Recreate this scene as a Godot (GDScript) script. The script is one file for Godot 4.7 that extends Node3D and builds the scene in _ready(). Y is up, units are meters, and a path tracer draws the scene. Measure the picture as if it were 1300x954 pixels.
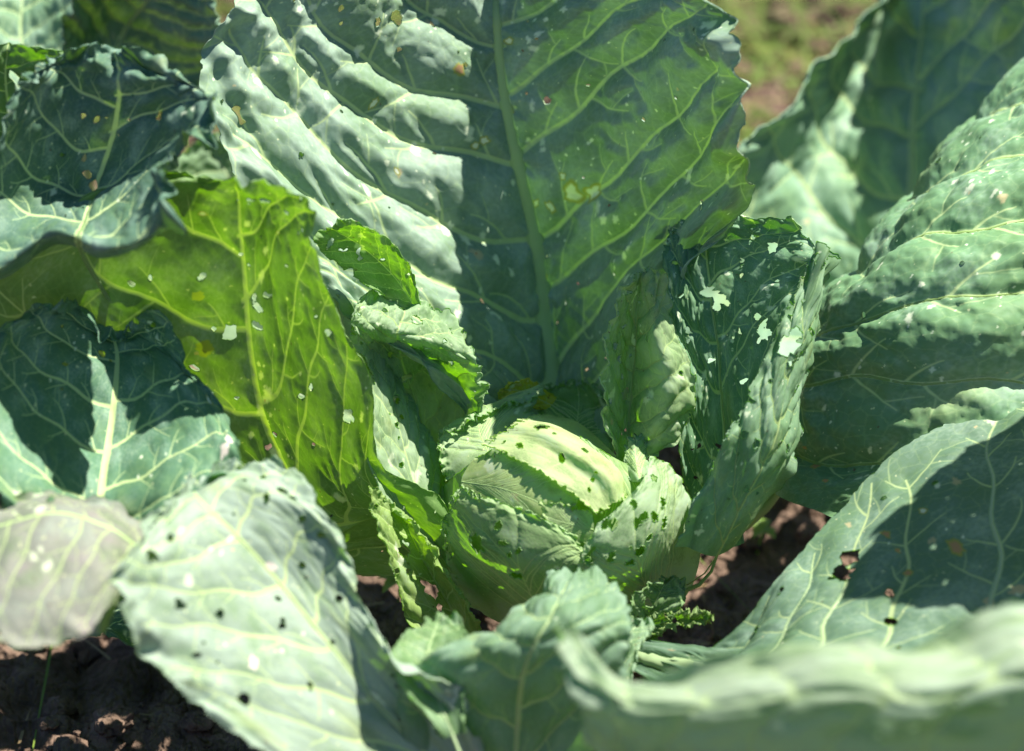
extends Node3D
# A cabbage patch in strong sun: one slug-eaten cabbage with its head, and leaves of the plants round it.
# World: y up, metres, the stalk of the main cabbage stands near the origin.

const CM := 0.01
var nets := []            # vein networks: {lines, height, size, overlay, overlay_small, relief}
var mottle: Image
var wobble := FastNoiseLite.new()
var coarse := FastNoiseLite.new()
var ragged_noise := FastNoiseLite.new()
var rib_materials := {}

func _ready():
	# --- camera, sky, sun, exposure
	var cam := Camera3D.new()
	cam.name = "camera"
	add_child(cam)
	cam.position = Vector3(-2.7, 76.7, 79.8) * CM
	cam.rotation_degrees = Vector3(-33.0, 0, 0)
	var lens := CameraAttributesPhysical.new()
	lens.frustum_focal_length = 55.5
	lens.frustum_focus_distance = 0.99
	lens.exposure_aperture = 3.6
	lens.frustum_near = 0.05
	lens.frustum_far = 400.0
	cam.attributes = lens
	cam.fov = 24.4
	cam.near = 0.05
	cam.far = 400.0
	cam.current = true
	var sky_mat := ProceduralSkyMaterial.new()
	sky_mat.sky_top_color = Color(0.40, 0.55, 0.76)
	sky_mat.sky_horizon_color = Color(0.72, 0.80, 0.88)
	sky_mat.sky_curve = 0.12
	sky_mat.ground_bottom_color = Color(0.20, 0.17, 0.13)
	sky_mat.ground_horizon_color = Color(0.55, 0.56, 0.52)
	sky_mat.sky_energy_multiplier = 0.56
	sky_mat.ground_energy_multiplier = 0.56
	var sky := Sky.new()
	sky.sky_material = sky_mat
	var env := Environment.new()
	env.background_mode = Environment.BG_SKY
	env.sky = sky
	env.tonemap_mode = Environment.TONE_MAPPER_LINEAR
	env.tonemap_exposure = 2.68
	env.sdfgi_enabled = true
	env.ssao_enabled = true
	env.ssil_enabled = true
	var we := WorldEnvironment.new()
	we.name = "world_environment"
	we.environment = env
	add_child(we)
	var sun := DirectionalLight3D.new()
	sun.name = "sun"
	add_child(sun)
	sun.light_color = Color(1.0, 0.965, 0.89)
	sun.light_energy = 1.4
	sun.light_angular_distance = 0.5
	sun.shadow_enabled = true
	sun.look_at_from_position(Vector3(0.40, 0.86, -0.28), Vector3.ZERO, Vector3.UP)

	prepare_noise()
	build_ground()
	for k in 4:
		nets.append(make_net(k))
	build_mottle()
	build_plants()
	build_weeds()

# ---------------------------------------------------------------- small helpers
func prepare_noise():
	wobble.noise_type = FastNoiseLite.TYPE_SIMPLEX_SMOOTH
	wobble.frequency = 1.0
	wobble.fractal_octaves = 2
	wobble.seed = 11
	coarse.noise_type = FastNoiseLite.TYPE_SIMPLEX_SMOOTH
	coarse.frequency = 1.0
	coarse.fractal_octaves = 4
	coarse.seed = 5
	ragged_noise.noise_type = FastNoiseLite.TYPE_SIMPLEX_SMOOTH
	ragged_noise.frequency = 1.0
	ragged_noise.fractal_octaves = 3
	ragged_noise.seed = 23

func spline(a: Vector3, b: Vector3, c: Vector3, d: Vector3, f: float) -> Vector3:
	return 0.5 * (2.0 * b + (c - a) * f + (2.0 * a - 5.0 * b + 4.0 * c - d) * (f * f) + (3.0 * b - a - 3.0 * c + d) * (f * f * f))

func along(p: PackedVector3Array, t: float) -> Vector3:
	var n := p.size()
	var x := clampf(t, 0.0, 1.0) * (n - 1)
	var i := mini(int(x), n - 2)
	var a: Vector3 = p[i - 1] if i > 0 else 2.0 * p[0] - p[1]
	var d: Vector3 = p[i + 2] if i + 2 < n else 2.0 * p[n - 1] - p[n - 2]
	return spline(a, p[i], p[i + 1], d, x - i)

# ---------------------------------------------------------------- vein networks
# Each network lives in the unit square of a leaf: u across (midrib at 0.5), v from base to tip.
func make_net(kind: int) -> Dictionary:
	var rng := RandomNumberGenerator.new()
	rng.seed = 100 + kind * 17
	var lines := []        # each: {p: PackedVector2Array, r0, r1, level}
	var mid := PackedVector2Array()
	for i in 25:
		var v := i / 24.0
		mid.append(Vector2(0.5 + 0.012 * sin(v * 7.0 + kind), v))
	lines.append({"p": mid, "r0": 0.016 if kind != 2 else 0.006, "r1": 0.0035 if kind != 2 else 0.002, "level": 0})
	var per_side: int = [7, 6, 9, 6][kind]
	var rise: float = [0.30, 0.10, 0.55, 0.26][kind]
	for side in [-1, 1]:
		for i in per_side:
			var v0: float
			if kind == 2:
				v0 = 0.0 + 0.055 * i + rng.randf() * 0.02
			else:
				v0 = 0.05 + 0.84 * (i + (0.25 if side > 0 else 0.0) + rng.randf_range(-0.12, 0.12)) / per_side
			var up := rise * (1.0 - 0.35 * i / per_side) * rng.randf_range(0.85, 1.15)
			var reach := rng.randf_range(0.44, 0.5)
			var wave := rng.randf_range(-0.02, 0.02)
			var p := PackedVector2Array()
			var phase := rng.randf() * 6.0
			for k in 21:
				var t := k / 20.0
				var u: float = 0.5 + side * reach * t
				var v := v0 + up * pow(t, 1.25 if kind != 2 else 0.8) + wave * sin(t * 5.0 + phase) + 0.006 * sin(t * 19.0 + phase * 2.0)
				p.append(Vector2(u, v))
			lines.append({"p": p, "r0": 0.0048 if kind != 2 else 0.0035, "r1": 0.0016, "level": 1})
			# branches
			var count := 5 if kind != 2 else 3
			for b in count:
				for way in [-1, 1]:
					var at := (b + 0.6 + rng.randf_range(-0.25, 0.25)) / count
					if at > 0.97 or (way < 0 and at < 0.2):
						continue
					var kk := int(at * 20.0)
					var start: Vector2 = p[kk]
					var head: Vector2 = (p[mini(kk + 1, 20)] - p[maxi(kk - 1, 0)]).normalized()
					var turn: float = deg_to_rad(rng.randf_range(38, 62)) * way * side
					var dir := head.rotated(turn)
					var len_ := rng.randf_range(0.05, 0.10) * (1.15 - 0.4 * at)
					var q := PackedVector2Array()
					var pos := start
					for s in 9:
						q.append(pos)
						pos += dir * len_ / 8.0
						dir = dir.rotated(rng.randf_range(-0.16, 0.16) - way * side * 0.05)
					lines.append({"p": q, "r0": 0.0022, "r1": 0.0009, "level": 2})
					# forks
					if rng.randf() < 0.8:
						var q2 := PackedVector2Array()
						pos = q[4 + rng.randi() % 3]
						var d2: Vector2 = (q[8] - q[3]).normalized().rotated(rng.randf_range(0.6, 1.2) * (1 if rng.randf() < 0.5 else -1))
						for s in 7:
							q2.append(pos)
							pos += d2 * 0.008
							d2 = d2.rotated(rng.randf_range(-0.2, 0.2))
						lines.append({"p": q2, "r0": 0.0013, "r1": 0.0007, "level": 3})
	# --- height field from distances to the veins
	var n := 384
	var big := 1e6
	var da := PackedFloat32Array()
	da.resize(n * n)
	da.fill(big)
	var db := da.duplicate()
	for line in lines:
		var pts: PackedVector2Array = line.p
		for i in pts.size() - 1:
			var steps := int(pts[i].distance_to(pts[i + 1]) * n) + 1
			for s in steps + 1:
				var c := pts[i].lerp(pts[i + 1], float(s) / steps)
				var x := int(c.x * n)
				var y := int(c.y * n)
				if x >= 0 and y >= 0 and x < n and y < n:
					if line.level <= 1:
						da[y * n + x] = 0.0
					if line.level <= 3:
						db[y * n + x] = 0.0
	spread(da, n)
	spread(db, n)
	var cells := FastNoiseLite.new()
	cells.noise_type = FastNoiseLite.TYPE_CELLULAR
	cells.cellular_return_type = FastNoiseLite.RETURN_DISTANCE2_SUB
	cells.cellular_jitter = 0.95
	cells.frequency = 34.0
	cells.fractal_type = FastNoiseLite.FRACTAL_NONE
	cells.seed = 40 + kind
	cells.domain_warp_enabled = true
	cells.domain_warp_amplitude = 0.012
	cells.domain_warp_frequency = 30.0
	var h := PackedFloat32Array()
	h.resize(n * n)
	var inv := 1.0 / n
	for y in n:
		for x in n:
			var k := y * n + x
			var a := 1.0 - exp(-pow(da[k] * inv / 0.034, 1.4))
			var b := 1.0 - exp(-pow(db[k] * inv / 0.017, 1.4))
			var c := cells.get_noise_2d(x * inv, y * inv) + 1.0
			h[k] = 0.60 * a + 0.34 * b + 0.06 * (1.0 - exp(-c * 5.0))
	# --- pale vein overlay and fine relief
	var m := 1024
	var px := PackedByteArray()
	px.resize(m * m * 4)
	var rel := PackedByteArray()
	rel.resize(m * m)
	var mi := 1.0 / m
	cells.frequency = 40.0
	for y in m:
		for x in m:
			var k := y * m + x
			var c := cells.get_noise_2d(x * mi, y * mi) + 1.0
			var e := clampf(1.0 - c * 9.0, 0.0, 1.0)
			px[k * 4] = 190
			px[k * 4 + 1] = 212
			px[k * 4 + 2] = 156
			px[k * 4 + 3] = int(e * 58.0)
			rel[k] = int(255.0 * (1.0 - exp(-c * 4.0)))
	for line in lines:
		stroke(px, m, line.p, line.r0, line.r1, [255, 235, 205, 150][line.level])
	var over := Image.create_from_data(m, m, false, Image.FORMAT_RGBA8, px)
	var small := over.duplicate()
	small.resize(512, 512, Image.INTERPOLATE_BILINEAR)
	var relief := ImageTexture.create_from_image(Image.create_from_data(m, m, false, Image.FORMAT_L8, rel))
	return {"lines": lines, "height": h, "n": n, "overlay": over, "overlay_small": small, "relief": relief}

func spread(d: PackedFloat32Array, n: int):
	for pass_ in 2:
		for yy in n:
			var y := yy if pass_ == 0 else n - 1 - yy
			var dy := -1 if pass_ == 0 else 1
			for xx in n:
				var x := xx if pass_ == 0 else n - 1 - xx
				var k := y * n + x
				var best := d[k]
				if x + dy >= 0 and x + dy < n:
					best = minf(best, d[k + dy] + 1.0)
				if y + dy >= 0 and y + dy < n:
					best = minf(best, d[k + dy * n] + 1.0)
					if x > 0:
						best = minf(best, d[k + dy * n - 1] + 1.4142)
					if x < n - 1:
						best = minf(best, d[k + dy * n + 1] + 1.4142)
				d[k] = best

func stroke(px: PackedByteArray, m: int, p: PackedVector2Array, r0: float, r1: float, strength: int):
	var total := p.size() - 1
	for i in total:
		var steps := int(p[i].distance_to(p[i + 1]) * m / 1.2) + 1
		for s in steps:
			var f := float(s) / steps
			var c := p[i].lerp(p[i + 1], f) * m
			var r := lerpf(r0, r1, (i + f) / total) * m
			var soft := r + 1.2
			var x0 := maxi(int(c.x - soft), 0)
			var x1 := mini(int(c.x + soft) + 1, m - 1)
			var y0 := maxi(int(c.y - soft), 0)
			var y1 := mini(int(c.y + soft) + 1, m - 1)
			for y in range(y0, y1 + 1):
				for x in range(x0, x1 + 1):
					var d := Vector2(x - c.x, y - c.y).length()
					var a := int(strength * clampf((soft - d) / 2.0, 0.0, 1.0))
					var k := (y * m + x) * 4 + 3
					if a > px[k]:
						px[k] = a

func build_mottle():
	var n := 1280
	var px := PackedByteArray()
	px.resize(n * n * 4)
	var low := FastNoiseLite.new()
	low.frequency = 0.006
	low.fractal_octaves = 4
	low.seed = 77
	var fine := FastNoiseLite.new()
	fine.frequency = 0.09
	fine.fractal_octaves = 2
	fine.seed = 78
	for y in n:
		for x in n:
			var a := low.get_noise_2d(x, y)
			var b := fine.get_noise_2d(x, y)
			var k := (y * n + x) * 4
			if a > 0.0:       # wax bloom
				px[k] = 176
				px[k + 1] = 200
				px[k + 2] = 192
				px[k + 3] = int(clampf(a * 190.0 + b * 60.0, 0.0, 130.0))
			else:             # rubbed, greener patches
				px[k] = 96
				px[k + 1] = 132
				px[k + 2] = 84
				px[k + 3] = int(clampf(-a * 170.0 + b * 60.0, 0.0, 120.0))
	mottle = Image.create_from_data(n, n, false, Image.FORMAT_RGBA8, px)

# irregular soft blot painted into a leaf's texture: grazed skin, dried or yellowed tissue
func blot(im: Image, u: float, v: float, ru: float, rv: float, color: Color, rng: RandomNumberGenerator, hard := 2.0, rim := Color(0, 0, 0, 0)):
	var n := im.get_width()
	var o := rng.randf() * 100.0
	var cx := u * n
	var cy := v * n
	var rx := ru * n
	var ry := rv * n
	var turn := rng.randf() * PI
	var squash := rng.randf_range(0.55, 1.0)
	for y in range(maxi(int(cy - ry * 1.7) - 1, 0), mini(int(cy + ry * 1.7) + 2, n)):
		for x in range(maxi(int(cx - rx * 1.7) - 1, 0), mini(int(cx + rx * 1.7) + 2, n)):
			var q := Vector2((x - cx) / rx, (y - cy) / ry).rotated(turn)
			q.y /= squash
			var r := q.length()
			var edge := 1.0 + 0.45 * wobble.get_noise_3d(q.x / (r + 0.001) * 0.9 + o, q.y / (r + 0.001) * 0.9, o)
			var a := clampf((edge - r) * hard, 0.0, 1.0)
			if a > 0.0:
				var c := im.get_pixel(x, y)
				var t := color
				if rim.a > 0.0:
					t = rim.lerp(color, clampf((edge * 0.72 - r) * 4.0, 0.0, 1.0))
				im.set_pixel(x, y, c.lerp(t, a * t.a))

# ---------------------------------------------------------------- a leaf
func leaf(plant: Node3D, called: String, label: String, o: Dictionary, grid: Array) -> MeshInstance3D:
	var rng := RandomNumberGenerator.new()
	rng.seed = o.get("seed", 1)
	var net: Dictionary = nets[o.get("net", 0)]
	var rows: Array[PackedVector3Array] = []
	for r in grid:
		var p := PackedVector3Array()
		for k in range(0, r.size(), 3):
			p.append(Vector3(r[k], r[k + 1], r[k + 2]) * CM)
		rows.append(p)
	# size
	var wide := 0.0
	for p in rows:
		var s := 0.0
		for k in p.size() - 1:
			s += p[k].distance_to(p[k + 1])
		wide = maxf(wide, s)
	var tall := 0.0
	for k in rows.size() - 1:
		tall += rows[k][rows[k].size() / 2].distance_to(rows[k + 1][rows[k + 1].size() / 2])
	var step: float = o.get("step", 0.22) * CM
	var nu := clampi(int(wide / step), 20, 250)
	var nv := clampi(int(tall / step), 20, 320)
	var u0: float = o.get("u0", 0.0)
	var u1: float = o.get("u1", 1.0)
	var v0: float = o.get("v0", 0.0)
	var v1: float = o.get("v1", 1.0)
	var scale_h: float = wide / absf(u1 - u0)      # whole leaf's width
	# base surface
	var count := (nu + 1) * (nv + 1)
	var pos := PackedVector3Array()
	pos.resize(count)
	for i in nu + 1:
		var s := float(i) / nu
		var col := PackedVector3Array()
		for p in rows:
			col.append(along(p, s))
		for j in nv + 1:
			pos[j * (nu + 1) + i] = along(col, float(j) / nv)
	var flip: float = o.get("flip", 1.0)
	var nor := normals(pos, nu, nv, flip)
	# relief of the blade
	var bump: float = o.get("bump", 0.4) * CM
	var ruffle: float = o.get("ruffle", 0.4) * CM
	var rfreq: float = o.get("rfreq", 9.0)
	var rwide: float = o.get("rwide", 0.3)
	var lump: float = o.get("lump", 0.25) * CM
	var crinkle: float = o.get("crinkle", 0.05) * CM
	var seed_off: float = o.get("seed", 1) * 13.7
	var h: PackedFloat32Array = net.height
	var n: int = net.n
	var out := PackedVector3Array()
	out.resize(count)
	var tex := PackedVector2Array()
	tex.resize(count)
	for j in nv + 1:
		var v := lerpf(v0, v1, float(j) / nv)
		var jj := float(j) / nv
		for i in nu + 1:
			var s := float(i) / nu
			var u := lerpf(u0, u1, s)
			var k := j * (nu + 1) + i
			tex[k] = Vector2(u, v)
			var fx := clampf(u, 0.0, 0.999) * (n - 1)
			var fy := clampf(v, 0.0, 0.999) * (n - 1)
			var x := int(fx)
			var y := int(fy)
			fx -= x
			fy -= y
			var a := lerpf(lerpf(h[y * n + x], h[y * n + x + 1], fx), lerpf(h[y * n + n + x], h[y * n + n + x + 1], fx), fy)
			var edge := minf(1.0, minf(minf(u, 1.0 - u) / 0.05 + 0.25, jj * 10.0))
			var d := bump * (a - 0.45) * edge
			var p := pos[k]
			d += lump * coarse.get_noise_3d(p.x * 14.0 + seed_off, p.y * 14.0, p.z * 14.0)
			d += crinkle * coarse.get_noise_3d(p.x * 55.0, p.y * 55.0 + seed_off, p.z * 55.0)
			var m := maxf(smoothstep(1.0 - rwide, 1.0, absf(2.0 * u - 1.0)), smoothstep(1.0 - rwide * 0.8, 1.0, v))
			if m > 0.0:
				d += ruffle * m * (sin((v + u * 0.6) * rfreq * TAU * 0.5 + seed_off + 2.0 * wobble.get_noise_2d(v * 3.0, seed_off + signf(u - 0.5))) * 0.7 + 1.3 * wobble.get_noise_2d(v * rfreq * 1.1 + seed_off, u * rfreq * 1.1))
			out[k] = p + nor[k] * d
	nor = normals(out, nu, nv, flip)
	# what is eaten away: signed distance in metres, negative is gone
	var keep := PackedFloat32Array()
	keep.resize(count)
	var rag: float = o.get("ragged", 0.15) * CM
	var rag_scale: float = o.get("rag_scale", 1.2)    # bites per centimetre, roughly
	var rounding: float = o.get("round", 0.5)
	for j in nv + 1:
		var jj := float(j) / nv
		var v := lerpf(v0, v1, jj)
		for i in nu + 1:
			var k := j * (nu + 1) + i
			var u := lerpf(u0, u1, float(i) / nu)
			var half := 0.5
			if rounding > 0.0 and v > 0.6:
				half = 0.5 * sqrt(maxf(0.02, 1.0 - rounding * pow((v - 0.6) / 0.4, 3.0)))
			var d := minf((half - absf(u - 0.5)) * scale_h, (1.0 - v) * tall / (v1 - v0))
			if o.get("all_round", false):
				d = minf(d, v * tall)
			if d < rag * 3.0 + 0.004:
				var p := out[k] * 100.0 * rag_scale
				var r := ragged_noise.get_noise_3d(p.x + seed_off, p.y, p.z)
				d -= rag * (0.4 + 1.6 * maxf(0.0, r) + 0.5 * r)
			keep[k] = d + 0.0003
	var corky := PackedByteArray()
	corky.resize(count)
	var small_holes: int = o.get("pinholes", 0)
	var holes: Array = o.get("holes", [])
	var list := []
	for k in range(0, holes.size(), 3):
		list.append([holes[k], holes[k + 1], holes[k + 2] * CM])
	for k in list.size():            # neighbouring bites run together
		if rng.randf() < 0.6:
			var far_: float = 0.9 * list[k][2] / maxf(wide, 0.01)
			list.append([clampf(list[k][0] + rng.randf_range(-far_, far_), 0.0, 1.0), clampf(list[k][1] + rng.randf_range(-far_, far_), 0.0, 1.0), list[k][2] * rng.randf_range(0.4, 0.75)])
	for k in small_holes:
		list.append([rng.randf_range(0.04, 0.96), rng.randf_range(0.12, 0.97), pow(rng.randf(), 2.0) * 0.0022 + 0.0009])
	for hole in list:
		var ci := int(hole[0] * nu)
		var cj := int(hole[1] * nv)
		var c := out[cj * (nu + 1) + ci]
		var r: float = hole[2]
		var du := (out[cj * (nu + 1) + mini(ci + 1, nu)] - out[cj * (nu + 1) + maxi(ci - 1, 0)]).normalized()
		var dn := nor[cj * (nu + 1) + ci]
		var dv := dn.cross(du)
		var turn := rng.randf() * TAU
		var squash := rng.randf_range(0.5, 0.95)
		var off := rng.randf() * 50.0
		var cell_u := maxf(wide / nu, 0.0004)
		var cell_v := maxf(tall / nv, 0.0004)
		var wi := int(r * 2.2 / cell_u) + 3
		var wj := int(r * 2.2 / cell_v) + 3
		for j in range(maxi(cj - wj, 0), mini(cj + wj, nv) + 1):
			for i in range(maxi(ci - wi, 0), mini(ci + wi, nu) + 1):
				var k := j * (nu + 1) + i
				var e := out[k] - c
				var q := Vector2(e.dot(du), e.dot(dv)).rotated(turn)
				q.y /= squash
				var edge := r * (1.0 + 0.6 * wobble.get_noise_3d(q.normalized().x * 1.3 + off, q.normalized().y * 1.3, off))
				var left := (q.length() - edge) * 0.8
				if left < keep[k]:
					keep[k] = left
					corky[k] = 1
	# tint: margins pale
	var col := PackedColorArray()
	col.resize(count)
	var pale: float = o.get("pale_rim", 0.5)
	for k in count:
		var w := clampf(1.0 - keep[k] / 0.0016, 0.0, 1.0) * pale
		col[k] = Color(1.0 + 1.3 * w, 1.0 + 0.75 * w, 1.0 + 0.1 * w) if corky[k] else Color(1.0 + 0.9 * w, 1.0 + 0.6 * w, 1.0 + 0.35 * w)
	# triangles, cut where the blade is eaten away
	var vp := out.duplicate()
	var vn := nor.duplicate()
	var vt := tex.duplicate()
	var vc := col.duplicate()
	var idx := PackedInt32Array()
	var made := {}
	var rim := []
	for j in nv:
		for i in nu:
			var a := j * (nu + 1) + i
			var b := a + 1
			var c := a + nu + 1
			var d := c + 1
			var least := minf(minf(keep[a], keep[b]), minf(keep[c], keep[d]))
			if least >= 0.0:
				idx.append_array([a, c, b, b, c, d])
			elif maxf(maxf(keep[a], keep[b]), maxf(keep[c], keep[d])) > 0.0:
				for t in [[a, c, b], [b, c, d]]:
					var poly := []
					var cut := []
					for e in 3:
						var p: int = t[e]
						var q: int = t[(e + 1) % 3]
						if keep[p] >= 0.0:
							poly.append(p)
						if (keep[p] >= 0.0) != (keep[q] >= 0.0):
							var key := Vector2i(mini(p, q), maxi(p, q))
							if not made.has(key):
								var f := clampf(keep[p] / (keep[p] - keep[q]), 0.02, 0.98)
								made[key] = vp.size()
								vp.append(out[p].lerp(out[q], f))
								vn.append(nor[p].lerp(nor[q], f).normalized())
								vt.append(tex[p].lerp(tex[q], f))
								vc.append(Color(1.0 + 1.3 * pale, 1.0 + 0.75 * pale, 1.0 + 0.1 * pale) if corky[p] else Color(1.0 + 0.9 * pale, 1.0 + 0.6 * pale, 1.0 + 0.35 * pale))
							poly.append(made[key])
							cut.append(made[key])
					for e in range(1, poly.size() - 1):
						idx.append_array([poly[0], poly[e], poly[e + 1]])
					if cut.size() == 2:
						rim.append(cut)
	if flip < 0.0:
		for k in range(0, idx.size(), 3):
			var q := idx[k + 1]
			idx[k + 1] = idx[k + 2]
			idx[k + 2] = q
	# the blade's own thickness along every cut edge
	var thick: float = o.get("thick", 0.09) * CM
	for cut in rim:
		var a: int = cut[0]
		var b: int = cut[1]
		var across := (vp[b] - vp[a]).cross(vn[a]).normalized()
		var base := vp.size()
		for k in [a, b]:
			for sgn in [-0.5, 0.5]:
				vp.append(vp[k] + vn[k] * thick * sgn)
				vn.append(across)
				vt.append(vt[k])
				vc.append(vc[k])
		idx.append_array([base, base + 1, base + 2, base + 1, base + 3, base + 2])
	var arrays := []
	arrays.resize(Mesh.ARRAY_MAX)
	arrays[Mesh.ARRAY_VERTEX] = vp
	arrays[Mesh.ARRAY_NORMAL] = vn
	arrays[Mesh.ARRAY_TEX_UV] = vt
	arrays[Mesh.ARRAY_COLOR] = vc
	arrays[Mesh.ARRAY_INDEX] = idx
	var mesh := ArrayMesh.new()
	mesh.add_surface_from_arrays(Mesh.PRIMITIVE_TRIANGLES, arrays)
	var node := MeshInstance3D.new()
	node.name = called
	node.mesh = mesh
	node.material_override = null
	mesh.surface_set_material(0, leaf_material(o, net, rng, scale_h, tall))
	if label:
		node.set_meta("label", label)
	plant.add_child(node, true)
	# ribs and veins
	var look := {"out": out, "nor": nor, "keep": keep, "nu": nu, "nv": nv, "u0": u0, "u1": u1, "v0": v0, "v1": v1}
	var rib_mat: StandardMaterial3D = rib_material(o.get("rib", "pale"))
	var rib_scale: float = o.get("rib_scale", 1.0)
	for line in net.lines:
		if line.level > 1 or (line.level == 1 and not o.get("veins", true)) or not o.get("ribs", true):
			continue
		var path := PackedVector3Array()
		var ups := PackedVector3Array()
		var radii := PackedFloat32Array()
		var total: int = line.p.size() * 4 - 4
		if line.level == 0 and o.has("stalk"):
			var top := sample(look, Vector2(0.5, 0.0))
			var nxt := sample(look, Vector2(0.5, 0.06))
			if top.size() and nxt.size():
				var st: Vector3 = o.stalk * CM
				var dir: Vector3 = (nxt[0] - top[0]).normalized()
				for k in 10:
					var f := k / 10.0
					var c1: Vector3 = st + Vector3(0, 0.03, 0)
					var c2: Vector3 = top[0] - dir * 0.05
					path.append(st.bezier_interpolate(c1, c2, top[0], f))
					ups.append(top[1])
					radii.append(line.r0 * scale_h * rib_scale * lerpf(1.7, 1.15, f))
		for k in total + 1:
			var f := float(k) / total
			var at: float = f * (line.p.size() - 1)
			var ii := mini(int(at), line.p.size() - 2)
			var uv: Vector2 = line.p[ii].lerp(line.p[ii + 1], at - ii)
			var got := sample(look, uv)
			if got.size() == 0:
				if path.size() > 2:
					break
				continue
			var r: float = clampf(lerpf(line.r0, line.r1, pow(f, 0.8)) * scale_h * rib_scale, 0.0003, 0.012)
			if line.level == 0:
				r *= lerpf(1.15, 1.0, minf(1.0, f * 6.0))
			path.append(got[0] + got[1] * (r * o.get("rib_out", -0.15)))
			ups.append(got[1])
			radii.append(r)
		if path.size() < 4:
			continue
		for k in mini(8, path.size() - 1):
			radii[path.size() - 1 - k] *= lerpf(0.25, 1.0, k / 8.0)
		var rib := MeshInstance3D.new()
		rib.name = "midrib" if line.level == 0 else "vein"
		rib.mesh = tube(path, ups, radii, 10 if line.level == 0 else 6, 0.62 if line.level == 0 else 0.45)
		rib.mesh.surface_set_material(0, rib_mat)
		node.add_child(rib, true)
	return node

func sample(look: Dictionary, uv: Vector2) -> Array:
	var s: float = (uv.x - look.u0) / (look.u1 - look.u0)
	var t: float = (uv.y - look.v0) / (look.v1 - look.v0)
	if s < 0.0 or s > 1.0 or t < 0.0 or t > 1.0:
		return []
	var nu: int = look.nu
	var fx := s * nu
	var fy: float = t * look.nv
	var i := mini(int(fx), nu - 1)
	var j := mini(int(fy), look.nv - 1)
	fx -= i
	fy -= j
	var a := j * (nu + 1) + i
	var b := a + nu + 1
	if look.keep[a] < -0.0004:
		return []
	var p: Vector3 = look.out[a].lerp(look.out[a + 1], fx).lerp(look.out[b].lerp(look.out[b + 1], fx), fy)
	var q: Vector3 = look.nor[a].lerp(look.nor[a + 1], fx).lerp(look.nor[b].lerp(look.nor[b + 1], fx), fy)
	return [p, q.normalized()]

func normals(p: PackedVector3Array, nu: int, nv: int, flip: float) -> PackedVector3Array:
	var out := PackedVector3Array()
	out.resize(p.size())
	var w := nu + 1
	for j in nv + 1:
		var ja := maxi(j - 1, 0) * w
		var jb := mini(j + 1, nv) * w
		for i in w:
			var du := p[j * w + mini(i + 1, nu)] - p[j * w + maxi(i - 1, 0)]
			var dv := p[jb + i] - p[ja + i]
			out[j * w + i] = du.cross(dv).normalized() * flip
	return out

func tube(path: PackedVector3Array, ups: PackedVector3Array, radii: PackedFloat32Array, sides: int, flat: float) -> ArrayMesh:
	var vp := PackedVector3Array()
	var vn := PackedVector3Array()
	var idx := PackedInt32Array()
	var n := path.size()
	for k in n:
		var t := (path[mini(k + 1, n - 1)] - path[maxi(k - 1, 0)]).normalized()
		var side := t.cross(ups[k]).normalized()
		var up := side.cross(t).normalized()
		for s in sides:
			var a := TAU * s / sides
			var e := side * cos(a) + up * sin(a) * flat
			vp.append(path[k] + e * radii[k])
			vn.append((side * cos(a) * flat + up * sin(a)).normalized())
		if k:
			for s in sides:
				var a := (k - 1) * sides + s
				var b := (k - 1) * sides + (s + 1) % sides
				idx.append_array([a, b, a + sides, b, b + sides, a + sides])
	for cap in [0, n - 1]:
		var c := vp.size()
		vp.append(path[cap])
		vn.append((path[cap] - path[1 if cap == 0 else n - 2]).normalized())
		for s in sides:
			var a: int = cap * sides + s
			var b: int = cap * sides + (s + 1) % sides
			idx.append_array([c, b, a] if cap == 0 else [c, a, b])
	var arrays := []
	arrays.resize(Mesh.ARRAY_MAX)
	arrays[Mesh.ARRAY_VERTEX] = vp
	arrays[Mesh.ARRAY_NORMAL] = vn
	arrays[Mesh.ARRAY_INDEX] = idx
	var mesh := ArrayMesh.new()
	mesh.add_surface_from_arrays(Mesh.PRIMITIVE_TRIANGLES, arrays)
	return mesh

func rib_material(kind: String) -> StandardMaterial3D:
	if not rib_materials.has(kind):
		var m := StandardMaterial3D.new()
		m.albedo_color = {"pale": Color(0.62, 0.72, 0.56), "green": Color(0.54, 0.66, 0.42), "white": Color(0.68, 0.80, 0.56), "dull": Color(0.46, 0.57, 0.42)}[kind]
		m.roughness = 0.42
		m.metallic_specular = 0.4
		m.backlight_enabled = true
		m.backlight = Color(0.62, 0.66, 0.25)
		m.cull_mode = BaseMaterial3D.CULL_DISABLED
		rib_materials[kind] = m
	return rib_materials[kind]

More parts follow.
